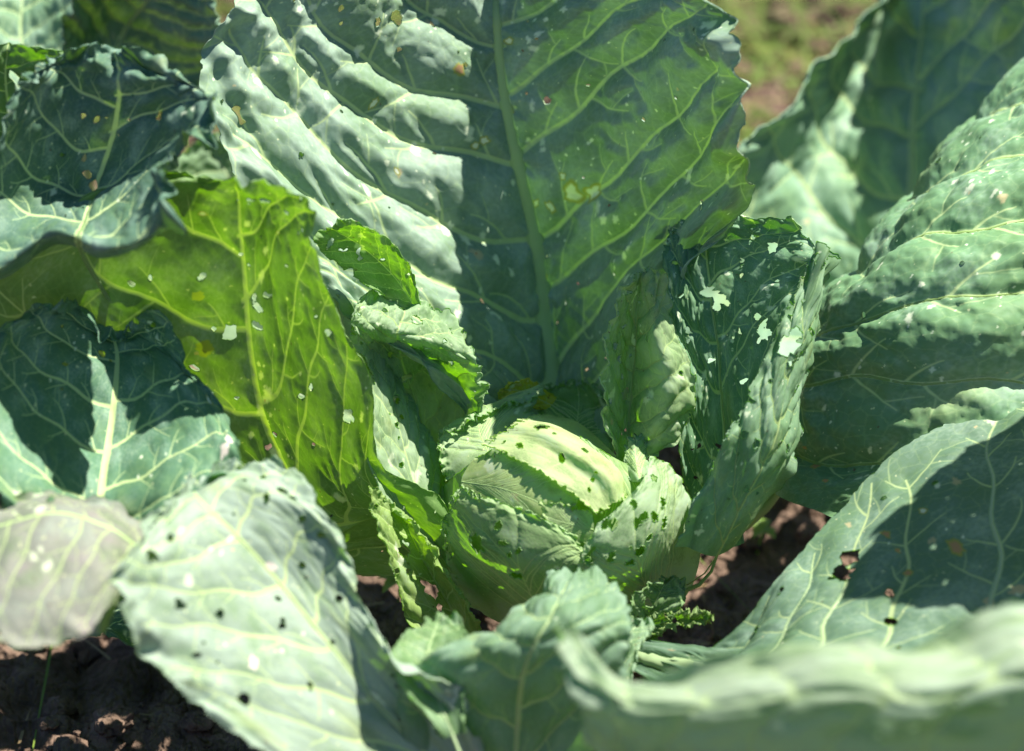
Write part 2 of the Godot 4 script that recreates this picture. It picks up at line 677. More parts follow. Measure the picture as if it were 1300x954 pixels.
func leaf_material(o: Dictionary, net: Dictionary, rng: RandomNumberGenerator, wide: float, tall: float) -> StandardMaterial3D:
	var size: int = o.get("tex", 512)
	var im := Image.create(size, size, false, Image.FORMAT_RGBA8)
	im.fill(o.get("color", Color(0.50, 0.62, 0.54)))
	im.blend_rect(mottle, Rect2i(rng.randi() % 250, rng.randi() % 250, size, size), Vector2i.ZERO)
	# patches of yellowing and bloom
	for k in o.get("patches", 6):
		blot(im, rng.randf(), rng.randf(), rng.randf_range(0.03, 0.09), rng.randf_range(0.03, 0.09), o.get("patch_color", Color(0.60, 0.66, 0.40, 0.35)), rng, 1.2)
	im.blend_rect(net.overlay if size == 1024 else net.overlay_small, Rect2i(0, 0, size, size), Vector2i.ZERO)
	var whole: float = tall / (o.get("v1", 1.0) - o.get("v0", 0.0))
	# grazed spots, a few tan ones among them
	var near := Vector2(0.5, 0.5)
	for k in o.get("scars", 40):
		var r: float = (0.08 + 0.30 * pow(rng.randf(), 3.0)) * CM * o.get("scar_size", 1.0)
		var u := lerpf(o.get("u0", 0.0), o.get("u1", 1.0), rng.randf_range(0.03, 0.97))
		var v := rng.randf_range(0.1, 0.98)
		if k and rng.randf() < 0.55:     # most new bites lie near older ones
			u = near.x + rng.randfn(0.0, 0.035)
			v = near.y + rng.randfn(0.0, 0.035)
		near = Vector2(u, v)
		var tan_: bool = rng.randf() < o.get("tan", 0.07)
		var c := Color(0.76, 0.72, 0.58, 0.85) if tan_ else Color(0.86, 0.91, 0.82, 0.85)
		for d in 1 + rng.randi() % 3:
			blot(im, u + rng.randfn(0.0, 0.3) * r / wide, v + rng.randfn(0.0, 0.5) * r / whole, r / wide, r / whole, c, rng, 2.0)
	for k in o.get("specks", 120):
		var r := rng.randf_range(0.035, 0.10) * CM
		blot(im, lerpf(o.get("u0", 0.0), o.get("u1", 1.0), rng.randf()), rng.randf(), r / wide, r / whole, Color(0.84, 0.87, 0.70, 0.8), rng, 2.0)
	for k in o.get("dirt", 14):      # splashed soil
		var r := rng.randf_range(0.03, 0.09) * CM
		blot(im, lerpf(o.get("u0", 0.0), o.get("u1", 1.0), rng.randf()), rng.randf(), r / wide, r / whole, Color(0.40, 0.33, 0.27, 0.7), rng, 2.0)
	var marks: Array = o.get("marks", [])
	for k in range(0, marks.size(), 4):
		var r: float = marks[k + 2] * CM
		var u := lerpf(o.get("u0", 0.0), o.get("u1", 1.0), marks[k])
		var v := lerpf(o.get("v0", 0.0), o.get("v1", 1.0), marks[k + 1])
		var c: Color = [Color(0.86, 0.90, 0.84), Color(0.72, 0.58, 0.44), Color(0.70, 0.76, 0.30), Color(0.90, 0.86, 0.84)][int(marks[k + 3])]
		blot(im, u, v, r / wide, r / whole, c, rng, 4.0, Color(0.62, 0.64, 0.34) if int(marks[k + 3]) < 2 else Color(0, 0, 0, 0))
	var m := StandardMaterial3D.new()
	m.albedo_texture = ImageTexture.create_from_image(im)
	m.vertex_color_use_as_albedo = true
	m.roughness = o.get("rough", 0.58)
	m.metallic_specular = o.get("spec", 0.3)
	m.backlight_enabled = true
	m.backlight = o.get("glow", Color(0.70, 0.90, 0.09))
	m.heightmap_enabled = false
	m.texture_repeat = false
	m.cull_mode = BaseMaterial3D.CULL_DISABLED
	return m

# ---------------------------------------------------------------- the ground
func soil_height(x: float, z: float) -> float:
	var a := coarse.get_noise_2d(x * 5.0, z * 5.0) * 0.030
	var b := coarse.get_noise_2d(x * 19.0 + 40.0, z * 19.0) * 0.020
	var c := absf(coarse.get_noise_2d(x * 45.0, z * 45.0 + 9.0)) * 0.014
	return a + b + c

func soil_material() -> StandardMaterial3D:
	var m := StandardMaterial3D.new()
	var tone := NoiseTexture2D.new()
	tone.width = 512
	tone.height = 512
	tone.seamless = true
	var fn := FastNoiseLite.new()
	fn.frequency = 0.02
	fn.fractal_octaves = 5
	fn.seed = 3
	tone.noise = fn
	var ramp := Gradient.new()
	ramp.offsets = PackedFloat32Array([0.0, 0.35, 0.65, 1.0])
	ramp.colors = PackedColorArray([Color(0.26, 0.215, 0.19), Color(0.38, 0.32, 0.285), Color(0.49, 0.415, 0.375), Color(0.58, 0.50, 0.455)])
	tone.color_ramp = ramp
	m.albedo_texture = tone
	m.uv1_triplanar = true
	m.uv1_world_triplanar = true
	m.uv1_scale = Vector3.ONE * 3.1
	m.roughness = 0.95
	m.metallic_specular = 0.2
	var grit := NoiseTexture2D.new()
	grit.width = 512
	grit.height = 512
	grit.seamless = true
	var gn := FastNoiseLite.new()
	gn.frequency = 0.07
	gn.fractal_octaves = 4
	gn.seed = 8
	grit.noise = gn
	m.heightmap_enabled = true
	m.heightmap_texture = grit
	m.heightmap_scale = 1.2
	return m

func build_ground():
	var sm := soil_material()
	var st := SurfaceTool.new()
	st.begin(Mesh.PRIMITIVE_TRIANGLES)
	var nx := 230
	var nz := 330
	for j in nz + 1:
		for i in nx + 1:
			var x := lerpf(-1.15, 1.15, float(i) / nx)
			var z := lerpf(0.9, -2.4, float(j) / nz)
			st.add_vertex(Vector3(x, soil_height(x, z), z))
	for j in nz:
		for i in nx:
			var a := j * (nx + 1) + i
			for k in [a, a + nx + 1, a + 1, a + 1, a + nx + 1, a + nx + 2]:
				st.add_index(k)
	st.generate_normals()
	var soil := MeshInstance3D.new()
	soil.name = "soil_ground"
	soil.mesh = st.commit()
	soil.mesh.surface_set_material(0, sm)
	soil.set_meta("kind", "structure")
	soil.set_meta("label", "dry brown crumbly soil between the cabbages")
	soil.set_meta("category", "soil")
	add_child(soil)
	var far := MeshInstance3D.new()
	far.name = "far_ground"
	var pm := PlaneMesh.new()
	pm.size = Vector2(700, 700)
	far.mesh = pm
	far.position.y = -0.07
	var fm := sm.duplicate()
	fm.uv1_scale = Vector3.ONE * 0.7
	far.material_override = fm
	far.set_meta("kind", "structure")
	far.set_meta("label", "open field stretching away behind the cabbages")
	far.set_meta("category", "ground")
	add_child(far)
	# crumbs and clods
	var rng := RandomNumberGenerator.new()
	rng.seed = 9
	var lump := SphereMesh.new()
	lump.radius = 1.0
	lump.height = 2.0
	lump.radial_segments = 14
	lump.rings = 9
	var arr := lump.get_mesh_arrays()
	var vs: PackedVector3Array = arr[Mesh.ARRAY_VERTEX]
	for k in vs.size():
		vs[k] *= 0.8 + 0.55 * coarse.get_noise_3dv(vs[k] * 0.9) + 0.15 * coarse.get_noise_3dv(vs[k] * 3.0)
	var cs := SurfaceTool.new()
	cs.begin(Mesh.PRIMITIVE_TRIANGLES)
	for k in vs:
		cs.add_vertex(k)
	for k in arr[Mesh.ARRAY_INDEX]:
		cs.add_index(k)
	cs.generate_normals()
	var cm := cs.commit()
	cm.surface_set_material(0, sm)
	scatter("soil_crumbs", cm, 5200, rng, func(r: RandomNumberGenerator):
		var x := r.randf_range(-0.7, 0.7)
		var z := r.randf_range(-1.2, 0.45)
		var s := 0.0025 + 0.016 * pow(r.randf(), 4.0)
		return Transform3D(Basis.from_euler(Vector3(r.randf() * 6, r.randf() * 6, r.randf() * 6)).scaled(Vector3(s, s * 0.8, s)), Vector3(x, soil_height(x, z) + s * 0.3, z)), [Color(0.7, 0.7, 0.7), Color(1.2, 1.15, 1.1)], "loose crumbs of dry brown soil around the cabbages", "soil")
	# grass and straw behind
	var green := blade_mesh(Color(0.36, 0.46, 0.16), 0.004)
	scatter("green_grass", green, 5200, rng, func(r: RandomNumberGenerator):
		var x := r.randf_range(-1.1, 1.1)
		var z := -0.75 - 1.6 * r.randf()
		var dense := coarse.get_noise_2d(x * 2.2 + 3.0, z * 2.2)
		var s := r.randf_range(0.05, 0.13) if dense > 0.18 else 0.012
		return Transform3D(Basis.from_euler(Vector3(r.randfn(0, 0.5), r.randf() * 6, r.randfn(0, 0.5))).scaled(Vector3(1, s, 1)), Vector3(x, soil_height(x, z) - 0.004, z)), [Color(0.7, 0.8, 0.6), Color(1.3, 1.2, 1.0)], "sparse green grass growing behind the cabbages", "grass")
	var straw := blade_mesh(Color(0.72, 0.60, 0.42), 0.005)
	scatter("dry_grass", straw, 5200, rng, func(r: RandomNumberGenerator):
		var x := r.randf_range(-1.1, 1.1)
		var z := -0.6 - 1.75 * r.randf()
		return Transform3D(Basis.from_euler(Vector3(1.45 + r.randfn(0, 0.22), r.randf() * 6.3, r.randf() * 6.3)).rotated(Vector3.UP, r.randf() * 6.3).scaled(Vector3.ONE * r.randf_range(0.05, 0.14)), Vector3(x, soil_height(x, z) + 0.006 + r.randf() * 0.012, z)), [Color(0.7, 0.7, 0.7), Color(1.3, 1.25, 1.2)], "dry straw coloured grass lying behind the cabbages", "dry grass")

	straw_bits(blade_mesh(Color(0.62, 0.54, 0.40), 0.05), rng)

func straw_bits(mesh: Mesh, rng: RandomNumberGenerator):
	scatter("straw_litter", mesh, 420, rng, func(r: RandomNumberGenerator):
		var x := r.randf_range(-0.6, 0.6)
		var z := r.randf_range(-0.55, 0.4)
		return Transform3D(Basis.from_euler(Vector3(1.5 + r.randfn(0, 0.15), r.randf() * 6.3, r.randf() * 6.3)).rotated(Vector3.UP, r.randf() * 6.3).scaled(Vector3.ONE * r.randf_range(0.012, 0.05)), Vector3(x, soil_height(x, z) + 0.004, z)), [Color(0.6, 0.55, 0.5), Color(1.1, 1.1, 1.1)], "bits of dry straw lying on the soil round the cabbages", "straw")

func blade_mesh(c: Color, w: float) -> ArrayMesh:
	var st := SurfaceTool.new()
	st.begin(Mesh.PRIMITIVE_TRIANGLES)
	for k in 5:
		var f := k / 4.0
		var ww := w * (1.0 - f * f)
		for s in [-1, 1]:
			st.add_vertex(Vector3(s * ww * 0.5, f, 0.12 * f * f))
	for k in 4:
		for e in [0, 2, 1, 1, 2, 3]:
			st.add_index(k * 2 + e)
	st.generate_normals()
	var m := StandardMaterial3D.new()
	m.albedo_color = c
	m.roughness = 0.6
	m.vertex_color_use_as_albedo = true
	m.cull_mode = BaseMaterial3D.CULL_DISABLED
	m.backlight_enabled = true
	m.backlight = Color(0.5, 0.55, 0.2)
	var mesh := st.commit()
	mesh.surface_set_material(0, m)
	return mesh

func scatter(called: String, mesh: Mesh, count: int, rng: RandomNumberGenerator, where: Callable, tones: Array, label: String, category: String):
	var mm := MultiMesh.new()
	mm.transform_format = MultiMesh.TRANSFORM_3D
	mm.use_colors = true
	mm.mesh = mesh
	mm.instance_count = count
	for k in count:
		mm.set_instance_transform(k, where.call(rng))
		mm.set_instance_color(k, tones[0].lerp(tones[1], rng.randf()))
	var node := MultiMeshInstance3D.new()
	node.name = called
	node.multimesh = mm
	node.set_meta("kind", "stuff")
	node.set_meta("label", label)
	node.set_meta("category", category)
	add_child(node)

# ---------------------------------------------------------------- plants
func plant(called: String, label: String, foot: Vector3, tall: float, radius: float, group := "cabbages of the patch") -> Node3D:
	var o := Node3D.new()
	o.name = called
	o.set_meta("label", label)
	o.set_meta("category", "cabbage")
	if group:
		o.set_meta("group", group)
	add_child(o, true)
	var path := PackedVector3Array()
	var ups := PackedVector3Array()
	var radii := PackedFloat32Array()
	for k in 9:
		var f := k / 8.0
		path.append(foot * CM + Vector3(0.004 * sin(f * 5.0), -0.03 + (tall * CM + 0.03) * f, 0.003 * cos(f * 4.0)))
		ups.append(Vector3.FORWARD)
		radii.append(radius * CM * (1.0 + 0.08 * sin(f * 17.0)) * lerpf(0.9, 1.05, f))
	var stem := MeshInstance3D.new()
	stem.name = "stalk"
	stem.mesh = tube(path, ups, radii, 16, 1.0)
	stem.mesh.surface_set_material(0, rib_material("dull"))
	o.add_child(stem)
	return o

func build_weeds():
	# two weed seedlings in the soil right of the head, one in the gap on the left
	var m := StandardMaterial3D.new()
	m.albedo_color = Color(0.42, 0.55, 0.24)
	m.roughness = 0.5
	m.backlight_enabled = true
	m.backlight = Color(0.6, 0.75, 0.1)
	m.cull_mode = BaseMaterial3D.CULL_DISABLED
	var rng := RandomNumberGenerator.new()
	rng.seed = 4
	for w in [[Vector3(0.145, 0, -0.155), "tiny green weed seedling in the soil right of the head", 0], [Vector3(-0.102, 0, -0.084), "tiny weed seedling in the shaded soil left of the head", 1]]:
		var at: Vector3 = w[0]
		at.y = soil_height(at.x, at.z)
		var o := Node3D.new()
		o.name = "weed_seedling" if not has_node("weed_seedling") else "weed_seedling_%03d" % (w[2])
		add_child(o)
		o.position = at
		o.set_meta("label", w[1])
		o.set_meta("category", "weed")
		o.set_meta("group", "weed seedlings in the soil")
		var top := 0.018
		var stem := MeshInstance3D.new()
		stem.name = "stem"
		stem.mesh = tube(PackedVector3Array([Vector3(0, -0.004, 0), Vector3(0.001, 0.008, 0), Vector3(0.002, 0.014, 0.001), Vector3(0.002, top, 0.001)]), PackedVector3Array([Vector3.FORWARD, Vector3.FORWARD, Vector3.FORWARD, Vector3.FORWARD]), PackedFloat32Array([0.0009, 0.0008, 0.0007, 0.0006]), 6, 1.0)
		stem.mesh.surface_set_material(0, m)
		o.add_child(stem)
		for k in 4:
			var a := k * PI / 2.0 + rng.randf()
			var l := rng.randf_range(0.010, 0.017)
			var st := SurfaceTool.new()
			st.begin(Mesh.PRIMITIVE_TRIANGLES)
			for e in 7:
				var f := e / 6.0
				var wide := 0.0042 * sin(PI * pow(f, 0.8)) + 0.0003
				var d := Vector3(cos(a), 0, sin(a))
				var mid := Vector3(0.002, top, 0.001) + d * l * f + Vector3(0, l * (0.5 * f - 0.55 * f * f), 0)
				var s := d.cross(Vector3.UP)
				st.add_vertex(mid - s * wide + Vector3(0, wide * 0.4, 0))
				st.add_vertex(mid)
				st.add_vertex(mid + s * wide + Vector3(0, wide * 0.4, 0))
			for e in 6:
				for q in [0, 3, 1, 1, 3, 4, 1, 4, 2, 2, 4, 5]:
					st.add_index(e * 3 + q)
			st.generate_normals()
			var lf := MeshInstance3D.new()
			lf.name = "leaf"
			lf.mesh = st.commit()
			lf.mesh.surface_set_material(0, m)
			o.add_child(lf, true)

func build_plants():
	var main := plant("cabbage_plant", "slug-eaten cabbage with pale head in the middle of the patch", Vector3(2, 0, -2), 9, 2.2)
	var leftp := plant("cabbage_plant_001", "cabbage on the left with dark shaded cupped leaves and a pale grey drooping leaf", Vector3(-19, 0, -6), 10, 1.6)
	var frontp := plant("cabbage_plant_002", "cabbage nearest the camera with bright blurred leaves along the bottom", Vector3(4, 0, 40), 10, 1.6)
	var rightp := plant("cabbage_plant_003", "blurred cabbage behind on the right with one broad half-shaded leaf", Vector3(30, 0, -22), 9, 2.0)
	var backp := plant("cabbage_plant_004", "blurred cabbage at the far upper left behind the dark leaf", Vector3(-34, 0, -40), 9, 2.0)
	leaf(main, "leaf", "broad upright outer leaf behind the head, left half sunlit and right half shaded", {"veins": false, "rib": "white", "rib_out": 0.0, "glow": Color(0.38, 0.52, 0.09), "scar_size": 1.1, "net": 0, "tex": 1024, "step": 0.16, "seed": 1, "bump": 1.15, "ruffle": 0.7, "rfreq": 11, "ragged": 0.3, "rag_scale": 0.7, "round": 0.3, "scars": 300, "specks": 420, "pinholes": 50, "color": Color(0.52, 0.62, 0.56), "rib_scale": 1.5, "holes": [0.3, 0.8, 0.45, 0.075, 0.588, 0.2, 0.038, 0.606, 0.15, 0.319, 0.738, 0.2], "marks": [0.413, 0.713, 0.55, 1, 0.431, 0.581, 0.3, 0, 0.288, 0.644, 0.4, 0, 0.588, 0.488, 0.9, 0, 0.625, 0.481, 0.8, 0, 0.544, 0.475, 0.6, 0, 0.575, 0.519, 0.3, 0, 0.444, 0.588, 0.35, 0, 0.513, 0.481, 0.4, 0, 0.306, 0.544, 0.25, 0, 0.513, 0.781, 0.5, 0, 0.513, 0.35, 0.4, 0], "flip": 1.0, "stalk": Vector3(2, 7.2, -2)}, [
		[-1.8, 13.2, -5.4, -0.8, 12.5, -6.1, 0.5, 11.8, -6.8, 1.7, 12.5, -6.1, 2.8, 13.4, -5.5],
		[-6.9, 20.3, -5.2, -3.7, 17.8, -7.1, -0.2, 15.2, -11.4, 2.6, 17.3, -9.2, 5.3, 20.3, -7.6],
		[-12.1, 25.7, -5.1, -6.9, 22.1, -8.8, -0.8, 19.5, -15.4, 4.1, 22.4, -12.5, 8.2, 26.5, -9.2],
		[-16.3, 30.7, -6.1, -9.7, 26.5, -11.0, -1.3, 24.2, -17.2, 5.3, 28.2, -12.8, 10.7, 32.4, -7.2],
		[-19.8, 36.3, -8.5, -12.0, 32.1, -13.2, -2.2, 29.7, -18.4, 5.2, 33.4, -13.7, 9.6, 38.0, -5.9],
		[-19.3, 40.4, -12.3, -12.0, 36.8, -16.3, -3.0, 34.2, -20.2, 4.6, 38.1, -15.6, 9.2, 41.7, -7.2],
		[-16.1, 43.2, -15.9, -10.1, 40.6, -19.0, -3.6, 37.6, -21.8, 3.3, 41.0, -18.0, 7.8, 43.1, -11.0],
		[-11.4, 45.6, -21.0, -7.4, 44.6, -22.8, -4.1, 42.5, -25.0, 0.6, 43.9, -23.5, 4.7, 44.1, -20.0],
	])
	leaf(main, "leaf", "large backlit leaf left of the head glowing yellow green, full of small holes", {"patch_color": Color(0.34, 0.48, 0.24, 0.5), "patches": 26, "ribs": false, "veins": false, "net": 3, "tex": 1024, "step": 0.13, "seed": 2, "bump": 0.45, "ruffle": 0.3, "rfreq": 6, "ragged": 0.12, "round": 0.3, "scars": 90, "specks": 260, "pinholes": 60, "color": Color(0.5, 0.64, 0.4), "glow": Color(0.76, 0.88, 0.05), "rib": "green", "rib_scale": 0.6, "holes": [0.463, 0.613, 0.55, 0.562, 0.644, 0.35, 0.55, 0.619, 0.35, 0.913, 0.55, 0.25, 0.863, 0.406, 0.45, 0.525, 0.438, 0.2, 0.331, 0.713, 0.15, 0.425, 0.713, 0.2], "marks": [0.4, 0.825, 0.3, 0, 0.256, 0.8, 0.3, 0, 0.744, 0.756, 0.3, 0, 0.406, 0.675, 0.3, 2, 0.4, 0.594, 0.4, 2], "flip": 1.0, "stalk": Vector3(2, 7.2, -2)}, [
		[-5.9, 7.5, -2.9, -5.5, 9.0, -1.4, -5.0, 10.8, 0.4, -4.6, 11.7, 1.0, -4.3, 12.2, 1.3],
		[-12.8, 10.1, -0.9, -11.4, 11.6, -1.3, -9.4, 14.2, -0.6, -8.1, 15.2, 1.1, -6.9, 17.6, 1.3],
		[-19.6, 11.6, 1.7, -16.7, 12.9, 0.8, -13.4, 15.3, 0.5, -11.6, 17.7, 0.7, -10.0, 19.7, 1.2],
		[-25.7, 17.9, 1.7, -21.0, 18.4, 0.2, -16.2, 20.5, 0.0, -13.1, 22.5, 0.5, -10.3, 24.8, 0.8],
		[-29.8, 25.0, 0.4, -23.4, 25.0, -0.3, -17.1, 26.0, -0.3, -14.3, 27.9, 0.2, -11.9, 29.4, 1.1],
		[-31.2, 30.5, -0.3, -24.2, 30.6, -0.9, -17.1, 31.5, -0.3, -14.8, 32.9, 0.6, -12.7, 33.4, 1.4],
		[-26.0, 34.4, -2.2, -21.2, 35.3, -1.6, -16.9, 35.4, 0.1, -14.6, 36.2, 0.8, -12.5, 35.5, 2.4],
		[-21.3, 35.9, -2.4, -19.1, 36.2, -1.5, -16.8, 37.2, 0.9, -14.9, 37.6, 1.8, -13.3, 37.0, 2.8],
	])
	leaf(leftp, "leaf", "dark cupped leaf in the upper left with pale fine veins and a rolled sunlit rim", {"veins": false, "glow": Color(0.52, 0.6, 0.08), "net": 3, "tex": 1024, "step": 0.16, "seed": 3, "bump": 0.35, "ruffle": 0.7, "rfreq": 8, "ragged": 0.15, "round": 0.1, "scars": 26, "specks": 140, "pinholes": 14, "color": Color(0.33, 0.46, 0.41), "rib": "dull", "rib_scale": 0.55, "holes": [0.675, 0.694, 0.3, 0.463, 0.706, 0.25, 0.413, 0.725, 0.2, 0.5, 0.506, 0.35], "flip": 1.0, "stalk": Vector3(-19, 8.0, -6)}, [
		[-32.1, 32.0, 1.5, -29.2, 32.0, 1.5, -26.2, 33.6, 1.1, -23.5, 33.8, 2.8, -21.3, 34.8, 3.3, -19.9, 35.7, 2.7],
		[-30.9, 33.9, 4.4, -28.2, 34.1, 4.3, -25.3, 35.8, 3.8, -22.6, 35.9, 5.6, -20.4, 36.8, 6.1, -18.9, 37.9, 5.5],
		[-31.4, 33.9, 2.7, -28.5, 33.8, 1.5, -25.9, 34.5, 0.5, -23.2, 35.3, 1.8, -21.0, 37.0, 3.0, -19.5, 38.9, 3.6],
		[-31.7, 35.9, 0.2, -29.1, 35.0, -1.6, -26.3, 34.5, -3.1, -23.3, 35.7, -2.1, -21.1, 37.2, -0.7, -19.1, 39.1, 2.2],
		[-28.8, 38.9, -0.6, -27.8, 38.5, -2.7, -25.6, 37.5, -3.9, -22.0, 38.5, -3.3, -19.5, 39.2, -1.3, -17.7, 39.9, 1.7],
		[-27.9, 41.0, -1.9, -26.6, 41.0, -3.7, -24.8, 40.4, -4.5, -21.6, 40.6, -3.5, -18.9, 40.8, -2.4, -17.3, 40.6, -0.5],
		[-26.9, 41.3, -3.3, -25.8, 41.7, -4.8, -24.2, 41.9, -5.5, -22.7, 41.9, -4.9, -20.8, 40.9, -3.6, -19.2, 40.7, -2.9],
	])
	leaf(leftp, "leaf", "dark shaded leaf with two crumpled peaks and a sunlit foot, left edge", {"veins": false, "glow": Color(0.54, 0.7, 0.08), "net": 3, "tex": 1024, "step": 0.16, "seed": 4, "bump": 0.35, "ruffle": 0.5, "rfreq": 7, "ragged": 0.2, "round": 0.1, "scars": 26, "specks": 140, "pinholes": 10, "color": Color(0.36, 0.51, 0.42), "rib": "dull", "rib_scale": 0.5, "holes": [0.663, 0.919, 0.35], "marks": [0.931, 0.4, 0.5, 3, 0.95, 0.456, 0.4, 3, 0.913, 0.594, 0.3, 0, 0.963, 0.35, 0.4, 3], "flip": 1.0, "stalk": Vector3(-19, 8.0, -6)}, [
		[-25.4, 23.2, 13.2, -24.5, 22.6, 12.4, -23.5, 22.3, 12.0, -22.2, 22.6, 12.4, -20.4, 23.5, 13.0],
		[-27.9, 27.0, 13.1, -25.8, 25.5, 11.7, -23.2, 24.1, 10.2, -19.8, 25.2, 11.3, -17.2, 26.5, 12.2],
		[-29.6, 28.1, 8.8, -27.2, 26.4, 7.0, -23.7, 24.6, 5.1, -19.6, 25.8, 6.8, -16.2, 26.0, 9.6],
		[-29.7, 29.5, 4.3, -27.5, 28.1, 2.9, -24.0, 26.6, 1.4, -20.5, 26.9, 3.0, -17.5, 26.2, 5.3],
		[-28.3, 29.8, 1.8, -26.7, 29.3, 0.9, -24.3, 27.6, 0.2, -22.1, 27.7, 0.7, -19.7, 27.3, 2.8],
		[-26.2, 31.0, 1.6, -25.6, 29.6, 0.7, -24.2, 28.0, 0.5, -22.8, 29.0, 0.5, -21.4, 30.1, 1.0],
	])
	leaf(leftp, "leaf", "drooping pale grey leaf with pale veins", {"veins": false, "pinholes": 5, "net": 3, "tex": 512, "step": 0.16, "seed": 5, "bump": 0.15, "ruffle": 0.3, "rfreq": 6, "ragged": 0.15, "round": 0.4, "scars": 14, "specks": 80, "color": Color(0.59, 0.6, 0.59), "patch_color": Color(0.62, 0.58, 0.62, 0.5), "patches": 14, "rib": "white", "rib_scale": 0.7, "flip": -1.0, "stalk": Vector3(-19, 8.0, -6)}, [
		[-19.0, 23.7, 13.5, -19.1, 23.8, 14.0, -19.2, 24.0, 14.5, -19.4, 24.0, 15.0, -19.5, 24.1, 15.6],
		[-20.2, 25.0, 13.2, -20.2, 25.2, 14.3, -20.2, 25.2, 15.4, -20.3, 25.0, 16.8, -20.4, 24.7, 17.8],
		[-22.1, 25.7, 12.7, -22.1, 26.1, 13.7, -21.9, 26.5, 15.2, -21.4, 25.8, 18.1, -21.1, 24.2, 20.3],
		[-24.0, 26.1, 12.5, -24.1, 26.4, 13.5, -24.1, 27.0, 14.9, -23.6, 25.9, 18.6, -22.8, 24.5, 21.3],
		[-26.3, 26.0, 12.6, -26.4, 26.2, 13.6, -26.4, 26.8, 15.6, -25.8, 26.1, 19.1, -24.9, 24.5, 21.9],
		[-28.7, 26.0, 13.7, -28.7, 26.2, 14.8, -28.6, 26.3, 16.5, -27.8, 25.8, 19.3, -27.3, 25.0, 21.0],
	])
	leaf(frontp, "leaf", "bright sunlit leaf at lower left with notched edges and many holes", {"veins": false, "glow": Color(0.54, 0.7, 0.08), "net": 0, "tex": 1024, "step": 0.16, "seed": 6, "bump": 0.16, "ruffle": 0.4, "rfreq": 10, "ragged": 0.45, "rag_scale": 0.5, "round": 0, "scars": 40, "specks": 160, "scar_size": 0.9, "pinholes": 24, "color": Color(0.58, 0.66, 0.61), "rib": "pale", "rib_scale": 0.5, "holes": [0.738, 0.669, 0.3, 0.875, 0.763, 0.28, 0.888, 0.731, 0.22, 0.881, 0.606, 0.22, 0.213, 0.706, 0.32, 0.2, 0.537, 0.3, 0.419, 0.363, 0.22, 0.794, 0.394, 0.22, 0.537, 0.294, 0.15, 0.144, 0.425, 0.2, 0.363, 0.256, 0.2], "marks": [0.519, 0.463, 0.3, 3, 0.463, 0.562, 0.25, 3, 0.269, 0.331, 0.35, 3], "flip": 1.0, "stalk": Vector3(4, 8.0, 40)}, [
		[-6.1, 13.0, 21.0, -5.6, 13.6, 20.6, -5.0, 14.2, 20.2, -4.4, 14.7, 19.9, -3.8, 15.2, 19.6],
		[-11.8, 16.5, 22.9, -10.3, 17.0, 20.8, -8.8, 17.5, 18.7, -6.9, 18.1, 18.3, -5.1, 19.2, 19.4],
		[-16.2, 20.9, 22.5, -14.0, 20.8, 20.1, -11.5, 20.7, 17.2, -9.7, 20.8, 17.1, -7.9, 20.9, 18.3],
		[-18.4, 22.7, 21.9, -16.2, 23.0, 18.7, -13.9, 22.9, 15.2, -11.8, 22.6, 14.8, -9.6, 21.7, 16.0],
		[-19.8, 25.3, 21.4, -17.9, 25.1, 17.9, -15.9, 25.2, 14.2, -13.2, 24.8, 13.4, -10.2, 23.3, 14.3],
		[-20.2, 27.5, 20.5, -18.9, 26.8, 17.4, -17.4, 26.5, 13.4, -14.9, 26.4, 12.3, -11.3, 25.1, 13.1],
		[-19.8, 27.5, 18.1, -19.0, 26.8, 15.6, -18.1, 26.4, 12.3, -16.3, 26.1, 10.7, -13.2, 25.8, 10.3],
		[-19.2, 27.3, 15.3, -18.9, 26.7, 13.3, -18.1, 26.1, 11.3, -16.7, 26.0, 10.2, -14.7, 26.0, 9.0],
	])
	leaf(frontp, "leaf", "blurred front leaf with a sunlit grey crest before the head", {"net": 3, "tex": 512, "step": 0.2, "seed": 7, "bump": 0.4, "ruffle": 0.22, "rfreq": 7, "ragged": 0.2, "round": 0.2, "scars": 14, "specks": 20, "pinholes": 3, "color": Color(0.5, 0.63, 0.54), "rib_scale": 0.6, "flip": 1.0, "stalk": Vector3(4, 8.0, 40)}, [
		[-5.0, 11.8, 19.4, -3.9, 11.9, 19.3, -2.7, 12.1, 19.2, -1.5, 12.1, 19.2, 0.0, 12.5, 19.6],
		[-8.0, 16.8, 19.1, -5.0, 16.6, 18.6, -2.3, 16.8, 18.5, -0.0, 17.1, 18.3, 2.2, 17.8, 18.5],
		[-7.6, 20.1, 18.2, -4.6, 20.4, 18.6, -2.0, 20.6, 18.5, 0.6, 20.8, 18.3, 2.9, 20.4, 18.0],
		[-4.9, 20.5, 16.7, -2.9, 21.9, 17.6, -1.0, 22.6, 17.4, 1.0, 22.5, 17.2, 3.1, 21.6, 16.6],
		[-2.6, 19.7, 13.7, -1.4, 20.7, 13.6, -0.2, 21.1, 13.4, 1.4, 21.1, 13.4, 3.0, 20.4, 13.2],
		[-0.6, 18.7, 10.2, -0.3, 19.0, 10.0, 0.6, 19.1, 9.9, 1.4, 19.0, 9.9, 2.2, 18.8, 10.1],
	])
